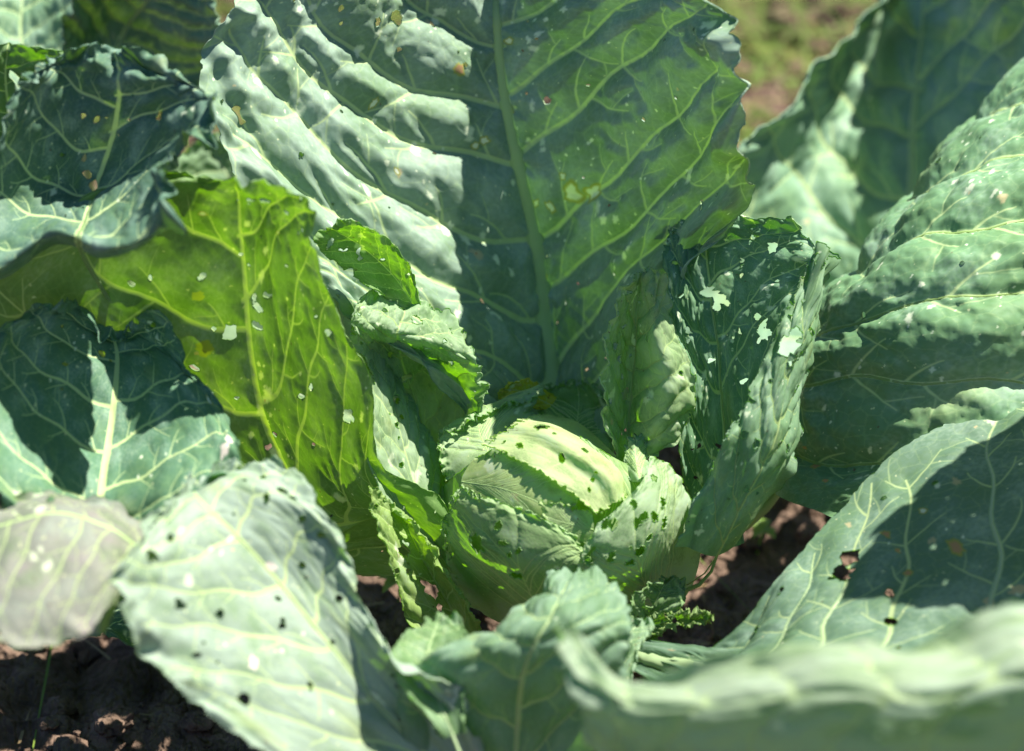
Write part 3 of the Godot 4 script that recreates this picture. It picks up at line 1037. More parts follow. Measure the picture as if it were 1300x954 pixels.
	leaf(frontp, "leaf", "long pale blurred leaf with a wavy rim along the bottom edge", {"patch_color": Color(0.5, 0.62, 0.44, 0.6), "patches": 24, "net": 1, "tex": 512, "step": 0.22, "seed": 8, "bump": 0.3, "ruffle": 0.5, "rfreq": 6, "ragged": 0.12, "round": 0.2, "scars": 30, "specks": 10, "color": Color(0.66, 0.74, 0.66), "rib_scale": 0.3, "flip": -1.0, "stalk": Vector3(4, 8.0, 40)}, [
		[21.4, 31.4, 26.9, 21.2, 30.9, 29.1, 21.0, 29.7, 30.4, 21.2, 27.5, 31.2, 21.7, 23.8, 31.9],
		[17.8, 31.3, 26.4, 17.5, 30.9, 28.4, 17.2, 30.5, 29.9, 17.3, 28.3, 30.7, 17.6, 24.4, 31.5],
		[14.3, 29.9, 27.3, 13.9, 30.0, 29.0, 13.5, 29.8, 30.4, 13.5, 28.1, 30.9, 13.7, 24.4, 31.5],
		[10.5, 30.1, 27.2, 10.1, 30.2, 28.9, 9.8, 29.8, 30.1, 9.7, 28.3, 30.7, 9.8, 24.4, 31.5],
		[6.8, 29.0, 27.3, 6.7, 29.0, 28.5, 6.4, 28.8, 29.6, 6.3, 27.3, 30.2, 6.3, 23.6, 30.8],
		[3.1, 27.7, 26.9, 3.0, 27.9, 28.0, 2.9, 27.9, 29.0, 3.0, 26.6, 29.5, 3.1, 23.1, 29.9],
		[0.6, 27.7, 25.8, 0.7, 27.8, 26.9, 0.9, 27.7, 27.9, 1.1, 26.4, 28.4, 1.4, 22.9, 28.9],
		[-0.9, 28.5, 24.1, -0.7, 28.4, 25.1, -0.4, 28.0, 26.1, 0.1, 26.7, 26.9, 0.6, 23.8, 27.1],
	])
	leaf(frontp, "leaf", "small blurred green leaf tip at the lower centre left", {"net": 3, "tex": 512, "step": 0.2, "seed": 9, "bump": 0.2, "ruffle": 0.3, "ragged": 0.15, "scars": 4, "specks": 6, "color": Color(0.48, 0.62, 0.44), "flip": 1.0, "stalk": Vector3(4, 8.0, 40)}, [
		[-6.0, 17.6, 20.4, -5.5, 17.8, 20.3, -4.9, 17.9, 20.2],
		[-8.3, 20.4, 18.6, -6.7, 19.4, 17.5, -4.9, 19.8, 18.4],
		[-8.2, 20.3, 16.3, -6.6, 19.8, 15.4, -4.8, 20.2, 16.4],
		[-7.0, 19.6, 14.3, -6.2, 19.6, 13.8, -5.0, 19.7, 14.3],
	])
	leaf(frontp, "leaf", "small upright blurred leaf beside the grey-crested one", {"net": 3, "tex": 512, "step": 0.16, "seed": 10, "bump": 0.15, "ruffle": 0.2, "ragged": 0.12, "scars": 3, "specks": 6, "color": Color(0.56, 0.68, 0.58), "flip": 1.0, "stalk": Vector3(4, 8.0, 40)}, [
		[2.1, 15.6, 14.5, 2.7, 15.1, 14.3, 3.3, 15.0, 14.3],
		[2.3, 16.8, 12.6, 3.2, 16.1, 11.8, 4.0, 16.2, 12.4],
		[3.4, 17.0, 11.2, 4.2, 16.5, 10.4, 5.0, 16.6, 10.9],
	])
	leaf(main, "leaf", "large arched leaf at lower right with brown-rimmed holes", {"net": 0, "tex": 1024, "step": 0.22, "seed": 11, "bump": 0.45, "ruffle": 0.2, "rfreq": 5, "ragged": 0.12, "round": 0.3, "scars": 90, "specks": 240, "tan": 0.4, "pinholes": 10, "color": Color(0.43, 0.56, 0.48), "rib_scale": 1.5, "holes": [0.875, 0.513, 0.55, 0.85, 0.481, 0.5, 0.844, 0.463, 0.2, 0.719, 0.513, 0.3, 0.65, 0.488, 0.28, 0.644, 0.494, 0.2, 0.894, 0.675, 0.15, 0.938, 0.613, 0.2], "marks": [0.738, 0.625, 0.6, 1, 0.744, 0.55, 0.35, 1, 0.856, 0.569, 0.35, 1, 0.806, 0.562, 0.25, 1, 0.85, 0.631, 0.3, 0], "flip": -1.0, "stalk": Vector3(2, 7.2, -2)}, [
		[1.3, 10.9, 6.9, 1.5, 10.5, 6.0, 1.8, 10.4, 5.4, 2.0, 10.7, 5.2, 2.2, 11.0, 5.0],
		[5.5, 13.9, 13.3, 5.6, 13.9, 12.1, 5.6, 14.2, 11.3, 6.1, 14.2, 10.7, 6.7, 14.2, 10.1],
		[9.0, 16.3, 20.1, 8.9, 16.6, 17.5, 8.9, 16.8, 15.0, 8.8, 16.1, 13.0, 8.4, 15.3, 11.2],
		[13.1, 17.7, 23.9, 13.1, 17.9, 20.2, 13.1, 18.4, 16.3, 11.9, 18.0, 12.4, 10.8, 17.6, 9.7],
		[17.5, 18.1, 24.8, 17.7, 17.9, 20.2, 17.7, 18.7, 16.1, 15.9, 19.2, 11.0, 13.5, 18.8, 6.5],
		[22.4, 18.0, 23.7, 22.9, 17.8, 19.1, 22.6, 19.0, 14.7, 20.1, 20.4, 9.1, 16.9, 20.4, 3.1],
		[26.7, 17.7, 21.5, 27.7, 18.0, 16.6, 27.6, 19.3, 12.1, 24.8, 21.2, 6.1, 21.3, 21.7, -0.1],
		[31.2, 16.7, 16.2, 32.0, 18.6, 12.6, 32.0, 19.8, 8.3, 29.3, 21.8, 3.4, 26.5, 22.7, -3.2],
		[35.3, 16.7, 9.1, 35.7, 18.5, 6.7, 35.6, 19.8, 3.5, 33.8, 21.5, -0.0, 31.6, 23.1, -5.8],
	])
	leaf(main, "leaf", "big puckered leaf on the right with strong pale ribs", {"crinkle": 0.2, "scar_size": 0.9, "glow": Color(0.4, 0.45, 0.08), "net": 1, "tex": 1024, "step": 0.17, "seed": 12, "u0": 0.5, "u1": 1.0, "bump": 1.0, "ruffle": 0.2, "rfreq": 5, "ragged": 0.1, "round": 0.2, "scars": 180, "specks": 420, "pinholes": 30, "color": Color(0.42, 0.58, 0.44), "rib": "green", "rib_scale": 0.7, "marks": [0.431, 0.119, 0.6, 1, 0.381, 0.15, 0.25, 1, 0.537, 0.088, 0.35, 1, 0.088, 0.119, 0.25, 1], "flip": 1.0, "stalk": Vector3(2, 7.2, -2)}, [
		[13.5, 12.6, -6.2, 12.9, 14.2, -3.6, 13.7, 14.9, -1.7, 15.4, 15.5, 0.3, 17.7, 15.4, 2.8],
		[15.1, 14.7, -9.9, 13.8, 16.5, -5.7, 16.1, 17.5, -2.2, 20.0, 18.4, 0.8, 24.4, 17.3, 1.6],
		[16.2, 17.9, -13.2, 14.4, 20.3, -7.6, 17.2, 22.1, -4.0, 22.4, 23.0, -1.0, 29.3, 21.7, -1.3],
		[18.4, 20.8, -16.2, 16.0, 23.0, -10.0, 18.5, 26.2, -6.0, 24.1, 27.4, -3.9, 32.6, 26.7, -5.2],
		[21.7, 24.1, -19.6, 19.5, 25.5, -13.9, 21.7, 29.0, -10.3, 27.1, 30.3, -8.7, 34.9, 30.9, -9.7],
		[25.7, 27.0, -23.9, 23.5, 28.0, -18.5, 25.7, 31.2, -15.2, 30.3, 32.8, -13.9, 37.0, 33.8, -15.2],
		[30.4, 29.7, -28.0, 27.9, 30.5, -23.1, 30.4, 33.6, -20.4, 34.3, 35.0, -19.5, 39.4, 36.0, -19.5],
		[34.7, 32.0, -31.9, 33.5, 33.1, -27.8, 34.9, 35.3, -25.1, 37.8, 36.7, -24.2, 40.9, 37.9, -23.8],
	])
	leaf(rightp, "leaf", "broad blurred leaf at the upper right, pale sunlit left half", {"glow": Color(0.4, 0.45, 0.08), "net": 0, "tex": 1024, "step": 0.28, "seed": 13, "bump": 0.9, "ruffle": 0.5, "rfreq": 9, "ragged": 0.3, "rag_scale": 0.6, "round": 0.3, "scars": 40, "specks": 120, "color": Color(0.48, 0.62, 0.53), "rib_scale": 0.6, "flip": 1.0, "stalk": Vector3(30, 7.2, -22)}, [
		[18.5, 8.5, -19.0, 22.3, 2.5, -27.0, 22.9, 6.3, -21.1, 24.0, 8.2, -18.8, 24.9, 10.2, -16.5],
		[8.3, 12.3, -19.1, 19.9, 7.2, -31.3, 24.7, 10.3, -27.3, 28.6, 13.4, -23.4, 32.0, 16.5, -19.4],
		[9.1, 18.5, -24.3, 19.6, 12.7, -37.2, 26.4, 14.6, -33.7, 31.3, 18.5, -29.0, 35.7, 22.7, -23.4],
		[12.8, 23.3, -31.0, 21.3, 17.0, -43.6, 27.7, 18.7, -39.9, 33.0, 23.2, -34.5, 37.1, 28.0, -28.1],
		[17.6, 25.2, -37.0, 24.4, 20.4, -49.4, 28.6, 22.9, -45.1, 33.6, 27.7, -39.8, 37.2, 32.1, -33.1],
		[22.8, 27.1, -44.2, 27.3, 24.4, -54.4, 29.4, 26.8, -49.9, 33.0, 31.3, -44.5, 35.8, 34.8, -39.7],
		[26.7, 29.7, -50.7, 30.3, 27.7, -60.1, 30.5, 30.2, -54.6, 31.7, 32.4, -50.0, 33.3, 35.1, -45.8],
	])
	leaf(backp, "leaf", "pale blurred leaf in the gap behind the backlit leaf", {"net": 0, "tex": 512, "step": 0.25, "seed": 14, "bump": 0.4, "ruffle": 0.3, "scars": 12, "specks": 10, "color": Color(0.52, 0.64, 0.52), "flip": 1.0, "stalk": Vector3(-34, 7.2, -40)}, [
		[-7.7, 4.5, -18.8, -6.3, 4.0, -19.6, -4.9, 4.0, -19.6, -4.1, 4.2, -19.8, -3.3, 4.7, -19.5],
		[-19.8, 10.5, -17.9, -16.4, 10.0, -20.6, -13.2, 10.8, -22.3, -10.9, 12.5, -22.8, -9.2, 14.4, -22.8],
		[-26.8, 15.0, -20.8, -22.4, 15.5, -24.1, -18.2, 16.6, -26.6, -15.4, 18.7, -27.4, -13.0, 20.8, -27.0],
		[-28.8, 19.4, -26.1, -25.9, 20.3, -29.1, -22.8, 21.7, -31.2, -19.9, 23.3, -31.6, -17.5, 24.5, -30.6],
		[-28.1, 21.7, -30.0, -26.4, 22.7, -31.8, -24.5, 23.6, -33.0, -22.8, 24.3, -32.8, -21.0, 24.5, -32.4],
	])
	leaf(backp, "leaf", "shaded blurred leaf with a pale midrib at the top left", {"glow": Color(0.4, 0.45, 0.08), "net": 0, "tex": 512, "step": 0.28, "seed": 15, "bump": 0.6, "ruffle": 0.4, "scars": 16, "specks": 10, "color": Color(0.42, 0.55, 0.47), "flip": 1.0, "stalk": Vector3(-34, 7.2, -40)}, [
		[-33.2, 27.2, -31.1, -32.9, 26.3, -31.7, -32.0, 26.1, -31.6, -30.9, 26.3, -31.7, -29.4, 27.2, -31.1],
		[-33.7, 30.8, -32.3, -32.6, 30.1, -35.4, -30.6, 29.7, -36.3, -26.8, 28.0, -34.0, -23.7, 28.4, -30.7],
		[-31.6, 35.4, -31.7, -29.7, 34.4, -34.6, -27.7, 33.1, -35.0, -24.6, 32.0, -31.9, -21.9, 32.2, -28.4],
		[-27.9, 38.1, -33.4, -26.6, 37.3, -34.1, -25.2, 36.1, -34.5, -23.2, 35.4, -31.7, -21.6, 35.3, -29.2],
	])
	leaf(backp, "leaf", "blurred grey-green leaf in the top left corner", {"glow": Color(0.4, 0.45, 0.08), "net": 0, "tex": 512, "step": 0.28, "seed": 16, "bump": 0.6, "ruffle": 0.4, "scars": 8, "specks": 10, "color": Color(0.42, 0.55, 0.47), "flip": 1.0, "stalk": Vector3(-34, 7.2, -40)}, [
		[-35.3, 25.4, -32.4, -34.5, 25.4, -32.4, -33.7, 25.4, -32.4],
		[-40.2, 29.5, -32.6, -37.6, 28.4, -36.7, -33.1, 29.1, -34.8],
		[-42.0, 32.4, -36.9, -38.1, 31.4, -41.0, -33.1, 31.7, -38.8],
		[-41.0, 34.3, -42.9, -38.1, 34.1, -45.2, -34.7, 33.5, -43.5],
	])
	leaf(main, "leaf", "upright inner leaf right of the head, dark with big holes", {"tan": 0.0, "crinkle": 0.1, "veins": false, "glow": Color(0.54, 0.7, 0.08), "net": 3, "tex": 1024, "step": 0.085, "seed": 17, "bump": 0.4, "ruffle": 0.35, "rfreq": 8, "ragged": 0.25, "rag_scale": 1.2, "round": 0.15, "scars": 110, "specks": 200, "pinholes": 30, "color": Color(0.42, 0.58, 0.46), "rib": "green", "rib_scale": 0.7, "holes": [0.581, 0.606, 0.5, 0.506, 0.631, 0.4, 0.619, 0.588, 0.3, 0.825, 0.494, 0.45, 0.838, 0.463, 0.4, 0.838, 0.806, 0.35, 0.713, 0.725, 0.25], "flip": 1.0, "stalk": Vector3(2, 7.2, -2)}, [
		[8.0, 12.3, -1.2, 8.6, 13.0, 0.1, 9.1, 14.1, 1.8, 9.7, 15.2, 2.9, 10.3, 16.0, 3.5],
		[7.2, 16.4, -2.6, 8.3, 16.7, -2.2, 9.6, 17.6, -1.7, 10.8, 18.9, -0.7, 11.7, 20.2, -0.4],
		[7.0, 20.5, -4.7, 8.1, 20.9, -5.0, 9.4, 22.0, -5.1, 11.1, 23.2, -4.1, 12.6, 24.7, -3.3],
		[6.4, 24.1, -7.7, 7.6, 24.3, -7.8, 8.8, 25.0, -7.6, 11.1, 26.1, -6.6, 13.7, 27.3, -5.0],
		[6.3, 26.8, -10.6, 7.3, 27.4, -10.4, 8.6, 27.8, -10.1, 11.2, 28.3, -8.6, 14.5, 29.2, -6.2],
		[6.9, 27.9, -13.1, 7.8, 29.0, -12.1, 9.1, 29.6, -11.3, 11.4, 29.6, -9.5, 13.9, 30.3, -8.1],
	])
	leaf(main, "leaf", "folded inner leaf right of the head showing its frosted outer side", {"crinkle": 0.04, "net": 3, "tex": 512, "step": 0.11, "seed": 18, "bump": 0.3, "ruffle": 0.55, "rfreq": 5, "ragged": 0.25, "rag_scale": 1.8, "round": 0, "scars": 30, "specks": 40, "pinholes": 20, "color": Color(0.5, 0.64, 0.52), "rib": "green", "rib_scale": 0.4, "holes": [0.269, 0.713, 0.5, 0.281, 0.763, 0.4, 0.65, 0.756, 0.4, 0.469, 0.669, 0.3, 0.431, 0.269, 0.2], "flip": 1.0, "stalk": Vector3(2, 7.2, -2)}, [
		[6.8, 16.6, 4.3, 7.5, 16.6, 5.0, 8.6, 16.1, 4.7, 9.8, 16.0, 3.5, 10.7, 16.0, 1.8],
		[7.5, 20.1, 3.9, 8.6, 19.7, 4.7, 9.9, 19.2, 4.5, 11.2, 19.0, 2.8, 12.2, 18.7, 0.6],
		[9.1, 23.4, 3.0, 10.2, 23.1, 3.7, 11.3, 22.5, 3.5, 12.6, 21.5, 1.8, 13.6, 20.8, -0.7],
		[10.5, 25.6, 0.9, 11.5, 25.7, 1.5, 12.3, 25.2, 1.2, 13.3, 24.3, -0.6, 13.8, 24.0, -2.8],
		[12.4, 27.9, -1.8, 12.9, 27.8, -1.1, 13.6, 27.4, -1.4, 14.3, 26.8, -2.8, 14.8, 26.5, -5.0],
		[14.2, 30.2, -5.6, 14.4, 30.1, -5.0, 14.7, 29.7, -5.3, 15.0, 29.0, -6.1, 15.2, 28.9, -7.2],
	])
	leaf(main, "leaf", "cupped inner leaf left of the head with a frilled top and yellow-green ribs", {"crinkle": 0.22, "net": 3, "tex": 512, "step": 0.11, "seed": 19, "bump": 0.28, "ruffle": 0.3, "rfreq": 9, "ragged": 0.35, "rag_scale": 1.6, "round": 0.1, "scars": 30, "specks": 40, "pinholes": 30, "color": Color(0.6, 0.71, 0.58), "rib": "green", "rib_scale": 0.9, "holes": [0.619, 0.806, 0.35, 0.25, 0.331, 0.5, 0.481, 0.394, 0.25, 0.8, 0.4, 0.3], "flip": 1.0, "stalk": Vector3(2, 7.2, -2)}, [
		[-7.8, 13.3, -0.6, -7.4, 12.6, -1.4, -6.8, 12.1, -1.7, -6.0, 12.7, -1.4, -5.2, 13.7, -0.9],
		[-9.6, 17.4, -2.1, -8.5, 16.2, -3.7, -7.5, 15.8, -4.6, -6.0, 16.5, -4.5, -4.4, 18.2, -3.2],
		[-10.6, 21.2, -3.4, -9.7, 19.8, -5.5, -8.6, 19.1, -6.8, -6.5, 19.5, -6.5, -4.0, 20.6, -4.2],
		[-11.4, 24.7, -3.3, -10.5, 23.0, -5.5, -9.3, 22.0, -6.6, -7.0, 21.8, -6.2, -4.3, 22.2, -4.0],
		[-11.6, 26.4, -2.6, -10.6, 25.8, -3.4, -9.3, 24.8, -4.3, -7.1, 24.0, -4.6, -4.7, 23.2, -3.8],
		[-11.6, 26.9, -3.5, -10.4, 26.3, -4.7, -8.9, 25.4, -5.9, -7.2, 24.6, -6.2, -5.1, 23.5, -5.2],
		[-11.4, 26.8, -5.2, -10.4, 26.2, -6.7, -9.0, 25.5, -7.7, -7.4, 24.6, -8.0, -5.7, 23.5, -7.0],
	])
	leaf(main, "leaf", "frosted sunlit side of an inner leaf left of the head", {"crinkle": 0.1, "net": 3, "tex": 512, "step": 0.11, "seed": 20, "bump": 0.28, "ruffle": 0.15, "rfreq": 9, "ragged": 0.25, "rag_scale": 1.5, "round": 0, "scars": 30, "specks": 10, "pinholes": 20, "color": Color(0.6, 0.71, 0.58), "rib_scale": 0.4, "flip": 1.0, "stalk": Vector3(2, 7.2, -2)}, [
		[-6.8, 13.3, 2.3, -6.6, 12.9, 2.0, -6.3, 12.6, 1.6, -6.1, 12.7, 1.5, -5.9, 12.9, 1.4],
		[-9.1, 15.9, 3.0, -8.3, 15.5, 2.1, -7.4, 15.2, 1.1, -6.8, 15.0, 0.1, -6.4, 14.9, -1.1],
		[-10.5, 19.3, 1.4, -9.4, 18.4, 0.2, -8.4, 17.6, -1.0, -7.5, 17.2, -2.0, -6.9, 16.7, -3.4],
		[-10.7, 21.3, -0.5, -10.1, 20.6, -1.8, -9.4, 19.9, -3.2, -8.7, 19.4, -4.0, -8.1, 18.5, -5.2],
		[-11.5, 23.3, -3.0, -10.9, 22.7, -4.4, -10.3, 21.9, -5.6, -9.8, 21.1, -6.3, -9.4, 20.2, -6.9],
		[-12.0, 25.7, -5.1, -11.6, 25.0, -6.5, -11.1, 24.1, -7.7, -10.6, 23.5, -7.9, -10.1, 22.4, -8.3],
	])
	leaf(main, "leaf", "small folded frilly leaf standing behind the head on the right", {"crinkle": 0.1, "net": 3, "tex": 512, "step": 0.1, "seed": 21, "bump": 0.28, "ruffle": 0.25, "rfreq": 9, "ragged": 0.25, "rag_scale": 1.6, "round": 0.1, "scars": 30, "specks": 20, "pinholes": 20, "color": Color(0.62, 0.73, 0.56), "rib": "green", "rib_scale": 1.1, "holes": [0.65, 0.888, 0.25, 0.425, 0.369, 0.3], "flip": 1.0, "stalk": Vector3(2, 7.2, -2)}, [
		[3.4, 18.5, -0.5, 3.7, 18.2, -0.8, 4.1, 17.8, -1.2, 4.7, 18.2, -0.9, 5.3, 19.5, 0.1],
		[2.4, 21.4, -1.1, 3.2, 20.3, -2.2, 4.1, 19.7, -3.0, 5.5, 21.1, -0.3, 7.1, 20.5, -1.2],
		[2.4, 24.0, -2.8, 3.3, 23.0, -3.9, 4.3, 22.4, -4.8, 5.9, 23.9, -1.3, 7.7, 22.8, -2.1],
		[2.9, 26.2, -4.3, 3.6, 25.5, -5.0, 4.4, 25.0, -5.3, 5.2, 26.3, -3.2, 6.5, 25.4, -3.8],
		[3.8, 28.3, -5.0, 4.5, 28.3, -5.6, 4.9, 28.5, -5.8, 5.5, 28.8, -4.8, 6.1, 28.2, -5.0],
	])
	leaf(main, "leaf", "backlit yellow-green leaf folded along the lower left of the head", {"glow": Color(0.8, 0.95, 0.06), "crinkle": 0.03, "veins": false, "net": 3, "tex": 512, "step": 0.1, "seed": 22, "bump": 0.2, "ruffle": 0.2, "rfreq": 11, "ragged": 0.25, "rag_scale": 1.4, "round": 0, "scars": 8, "specks": 20, "pinholes": 12, "color": Color(0.58, 0.7, 0.4), "rib": "green", "rib_scale": 0.6, "holes": [0.319, 0.562, 0.5, 0.394, 0.338, 0.7, 0.256, 0.469, 0.25, 0.381, 0.231, 0.3, 0.225, 0.081, 0.3], "flip": 1.0, "stalk": Vector3(2, 7.2, -2)}, [
		[-6.2, 10.8, 7.0, -5.6, 10.6, 6.5, -4.9, 10.5, 5.9, -4.7, 10.9, 5.7, -4.4, 11.3, 5.4],
		[-8.4, 12.8, 6.8, -7.3, 13.1, 6.0, -6.4, 13.1, 4.8, -5.6, 13.7, 5.3, -4.8, 13.8, 6.8],
		[-9.4, 15.8, 5.5, -8.7, 15.5, 4.7, -7.9, 15.2, 3.5, -7.1, 15.7, 4.0, -6.3, 15.5, 5.7],
		[-10.3, 18.0, 4.1, -9.7, 17.7, 3.3, -9.0, 17.1, 2.3, -8.2, 17.1, 3.1, -7.6, 17.2, 4.5],
		[-10.7, 19.4, 2.6, -10.3, 18.8, 2.3, -9.9, 18.2, 2.1, -9.5, 17.9, 2.3, -8.9, 17.9, 3.1],
	])
	leaf(main, "leaf", "small backlit leaf between the glowing leaf and the upright one", {"glow": Color(0.8, 0.97, 0.05), "ribs": false, "veins": false, "net": 3, "tex": 512, "step": 0.13, "seed": 23, "bump": 0.15, "ruffle": 0.2, "rfreq": 6, "ragged": 0.12, "round": 0.4, "scars": 10, "specks": 30, "pinholes": 4, "color": Color(0.5, 0.64, 0.42), "rib": "green", "rib_scale": 0.6, "holes": [0.169, 0.844, 0.22, 0.444, 0.631, 0.2, 0.356, 0.594, 0.2, 0.281, 0.75, 0.15, 0.312, 0.719, 0.15], "flip": 1.0, "stalk": Vector3(2, 7.2, -2)}, [
		[-8.4, 24.6, -6.8, -8.2, 24.8, -7.0, -8.0, 25.1, -7.1],
		[-10.3, 26.7, -5.7, -9.5, 27.3, -6.8, -8.5, 28.0, -6.6],
		[-12.5, 28.9, -5.1, -11.3, 29.6, -6.1, -10.0, 30.4, -6.1],
		[-14.0, 30.9, -4.3, -13.0, 31.4, -5.0, -11.8, 32.1, -5.1],
	])
	leaf(leftp, "leaf", "bright green backlit leaf behind the dark cupped one at the left edge", {"ribs": false, "veins": false, "net": 3, "tex": 512, "step": 0.18, "seed": 44, "bump": 0.3, "ruffle": 0.3, "rfreq": 6, "ragged": 0.15, "round": 0.3, "scars": 12, "specks": 30, "pinholes": 8, "color": Color(0.46, 0.6, 0.4), "glow": Color(0.74, 0.92, 0.06), "holes": [0.569, 0.719, 0.35], "flip": 1.0, "stalk": Vector3(-19, 8.0, -6)}, [
		[-28.4, 33.7, -3.2, -28.1, 33.5, -3.4, -27.7, 33.5, -3.4, -27.2, 33.5, -3.4, -26.7, 33.7, -3.2],
		[-32.3, 37.3, -4.3, -30.9, 36.7, -5.1, -29.4, 36.5, -5.6, -27.6, 37.0, -5.5, -26.0, 37.8, -5.2],
		[-33.0, 40.0, -5.5, -31.6, 39.4, -6.3, -29.9, 39.2, -6.7, -27.7, 39.5, -6.6, -25.6, 40.1, -6.1],
		[-32.1, 41.4, -6.4, -31.1, 41.2, -6.9, -29.5, 41.2, -7.3, -27.8, 41.2, -7.1, -26.0, 41.0, -6.5],
	])
	leaf(main, "leaf", "little yellowed leaf behind the head", {"veins": false, "net": 3, "tex": 512, "step": 0.1, "seed": 24, "bump": 0.15, "ruffle": 0.2, "ragged": 0.2, "scars": 4, "specks": 10, "color": Color(0.78, 0.76, 0.26), "rib_scale": 0.5, "flip": 1.0, "stalk": Vector3(2, 7.2, -2)}, [
		[-0.8, 17.7, -7.1, -0.3, 18.0, -7.3, 0.1, 18.5, -7.6],
		[-2.5, 18.4, -6.9, -2.0, 18.7, -7.7, -1.4, 19.5, -7.7],
		[-3.7, 18.6, -7.1, -3.4, 18.8, -7.8, -2.8, 19.6, -7.7],
	])
	leaf(main, "leaf", "small chewed leaf below the head on the right", {"net": 3, "tex": 512, "step": 0.1, "seed": 25, "bump": 0.3, "ruffle": 0.25, "rfreq": 9, "ragged": 0.12, "rag_scale": 1.8, "round": 0.3, "scars": 6, "specks": 10, "pinholes": 4, "color": Color(0.48, 0.61, 0.42), "rib": "green", "flip": 1.0, "stalk": Vector3(2, 7.2, -2)}, [
		[2.7, 11.2, 7.9, 3.7, 10.4, 7.2, 4.5, 10.8, 7.5],
		[3.1, 13.3, 7.7, 4.5, 12.7, 6.9, 5.6, 12.8, 7.4],
		[3.7, 15.0, 7.2, 5.3, 14.5, 6.3, 6.7, 14.4, 7.0],
		[5.1, 15.6, 6.2, 6.0, 15.1, 5.3, 7.0, 14.8, 5.5],
	])
	leaf(main, "leaf", "skeleton of an eaten leaf curling out over the soil", {"net": 3, "tex": 512, "step": 0.07, "seed": 26, "bump": 0.2, "ruffle": 0.3, "rfreq": 9, "ragged": 0.1, "rag_scale": 2.4, "round": 0.5, "scars": 2, "specks": 6, "pinholes": 3, "color": Color(0.5, 0.6, 0.36), "rib": "white", "flip": -1.0, "stalk": Vector3(2, 7.2, -2)}, [
		[4.4, 12.9, 8.0, 4.7, 13.0, 7.3, 4.7, 13.7, 7.4],
		[5.7, 13.6, 8.1, 5.8, 13.7, 7.4, 5.9, 14.5, 7.5],
		[6.9, 14.1, 8.4, 7.1, 14.1, 7.8, 7.1, 14.9, 7.9],
		[8.0, 14.1, 8.3, 8.2, 14.3, 7.9, 8.3, 14.9, 7.9],
	])
	leaf(rightp, "leaf", "broad leaf out of view at the right, placed to shade the lower right leaf", {"glow": Color(1.0, 1.0, 0.62), "pinholes": 20, "rag_scale": 0.5, "net": 0, "tex": 512, "step": 0.18, "seed": 41, "bump": 0.5, "ruffle": 0.5, "ragged": 0.35, "round": 0.0, "color": Color(0.82, 0.86, 0.64), "flip": -1.0, "stalk": Vector3(30, 7.2, -22)}, [  # outside the frame; place and translucency chosen for its shadow on the lower-right leaf
		[36.8, 44.9, -7.7, 43.8, 45.7, -5.9, 51.8, 45.9, -4.0, 58.8, 45.2, -2.3, 66.8, 43.4, -0.3],
		[32.8, 44.5, -5.2, 39.8, 45.4, -3.3, 47.8, 45.6, -1.4, 54.8, 44.9, 0.3, 62.8, 43.1, 2.3],
		[29.0, 43.9, -1.9, 36.0, 44.7, -0.2, 44.0, 44.9, 1.8, 51.0, 44.2, 3.6, 59.0, 42.4, 5.6],
		[26.6, 43.2, 0.6, 33.6, 44.0, 2.3, 41.6, 44.2, 4.3, 48.6, 43.5, 6.1, 56.6, 41.7, 8.1],
		[25.1, 43.0, 3.9, 32.1, 43.8, 5.7, 40.1, 44.0, 7.6, 47.1, 43.3, 9.3, 55.1, 41.4, 11.4],
	])
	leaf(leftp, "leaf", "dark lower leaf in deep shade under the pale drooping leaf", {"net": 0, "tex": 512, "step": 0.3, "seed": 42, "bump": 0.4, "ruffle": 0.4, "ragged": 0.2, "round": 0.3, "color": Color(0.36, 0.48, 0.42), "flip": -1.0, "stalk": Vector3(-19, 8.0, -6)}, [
		[-17.5, 8.9, 2.2, -18.0, 8.4, 1.9, -18.5, 8.2, 2.1, -18.9, 8.4, 2.6, -19.0, 8.5, 3.1],
		[-20.6, 13.8, 0.2, -21.5, 12.5, 1.1, -22.3, 11.6, 2.2, -22.2, 11.3, 4.2, -21.8, 11.1, 6.7],
		[-26.0, 15.0, -0.5, -27.0, 13.2, 0.6, -27.8, 12.2, 1.8, -27.3, 12.0, 4.4, -26.3, 11.9, 6.8],
		[-31.5, 15.4, -0.8, -32.5, 13.4, 0.5, -33.1, 12.5, 2.2, -32.6, 12.0, 4.4, -31.7, 11.7, 6.4],
		[-37.0, 14.6, -0.3, -37.5, 13.1, 0.7, -37.2, 12.5, 2.2, -36.6, 12.1, 3.7, -36.0, 12.0, 5.0],
	])
	leaf(leftp, "leaf", "hidden low leaf at the left, placed to shade the soil", {"net": 3, "tex": 512, "step": 0.3, "seed": 43, "bump": 0.4, "ruffle": 0.4, "ragged": 0.2, "round": 0.3, "color": Color(0.36, 0.48, 0.42), "flip": -1.0, "stalk": Vector3(-19, 8.0, -6)}, [  # hidden under the other leaves, set there to keep the soil below dark
		[-16.0, 3.0, -7.1, -16.8, 2.4, -6.7, -17.6, 1.7, -6.2, -18.3, 1.6, -5.6, -18.9, 1.5, -4.9],
		[-18.3, 6.8, -7.2, -19.9, 5.0, -6.6, -21.4, 3.8, -5.8, -22.2, 3.2, -4.2, -22.5, 3.1, -2.4],
		[-20.7, 7.9, -6.7, -22.8, 6.0, -6.6, -24.6, 4.7, -5.8, -25.1, 4.1, -4.2, -25.3, 4.1, -2.4],
		[-27.6, 7.5, -6.4, -29.9, 5.6, -6.4, -31.9, 4.3, -5.5, -32.1, 3.9, -4.1, -31.9, 3.7, -2.8],
		[-33.1, 6.6, -5.9, -34.8, 5.5, -5.7, -36.3, 4.6, -5.2, -36.4, 4.3, -4.4, -36.0, 4.0, -3.6],
	])
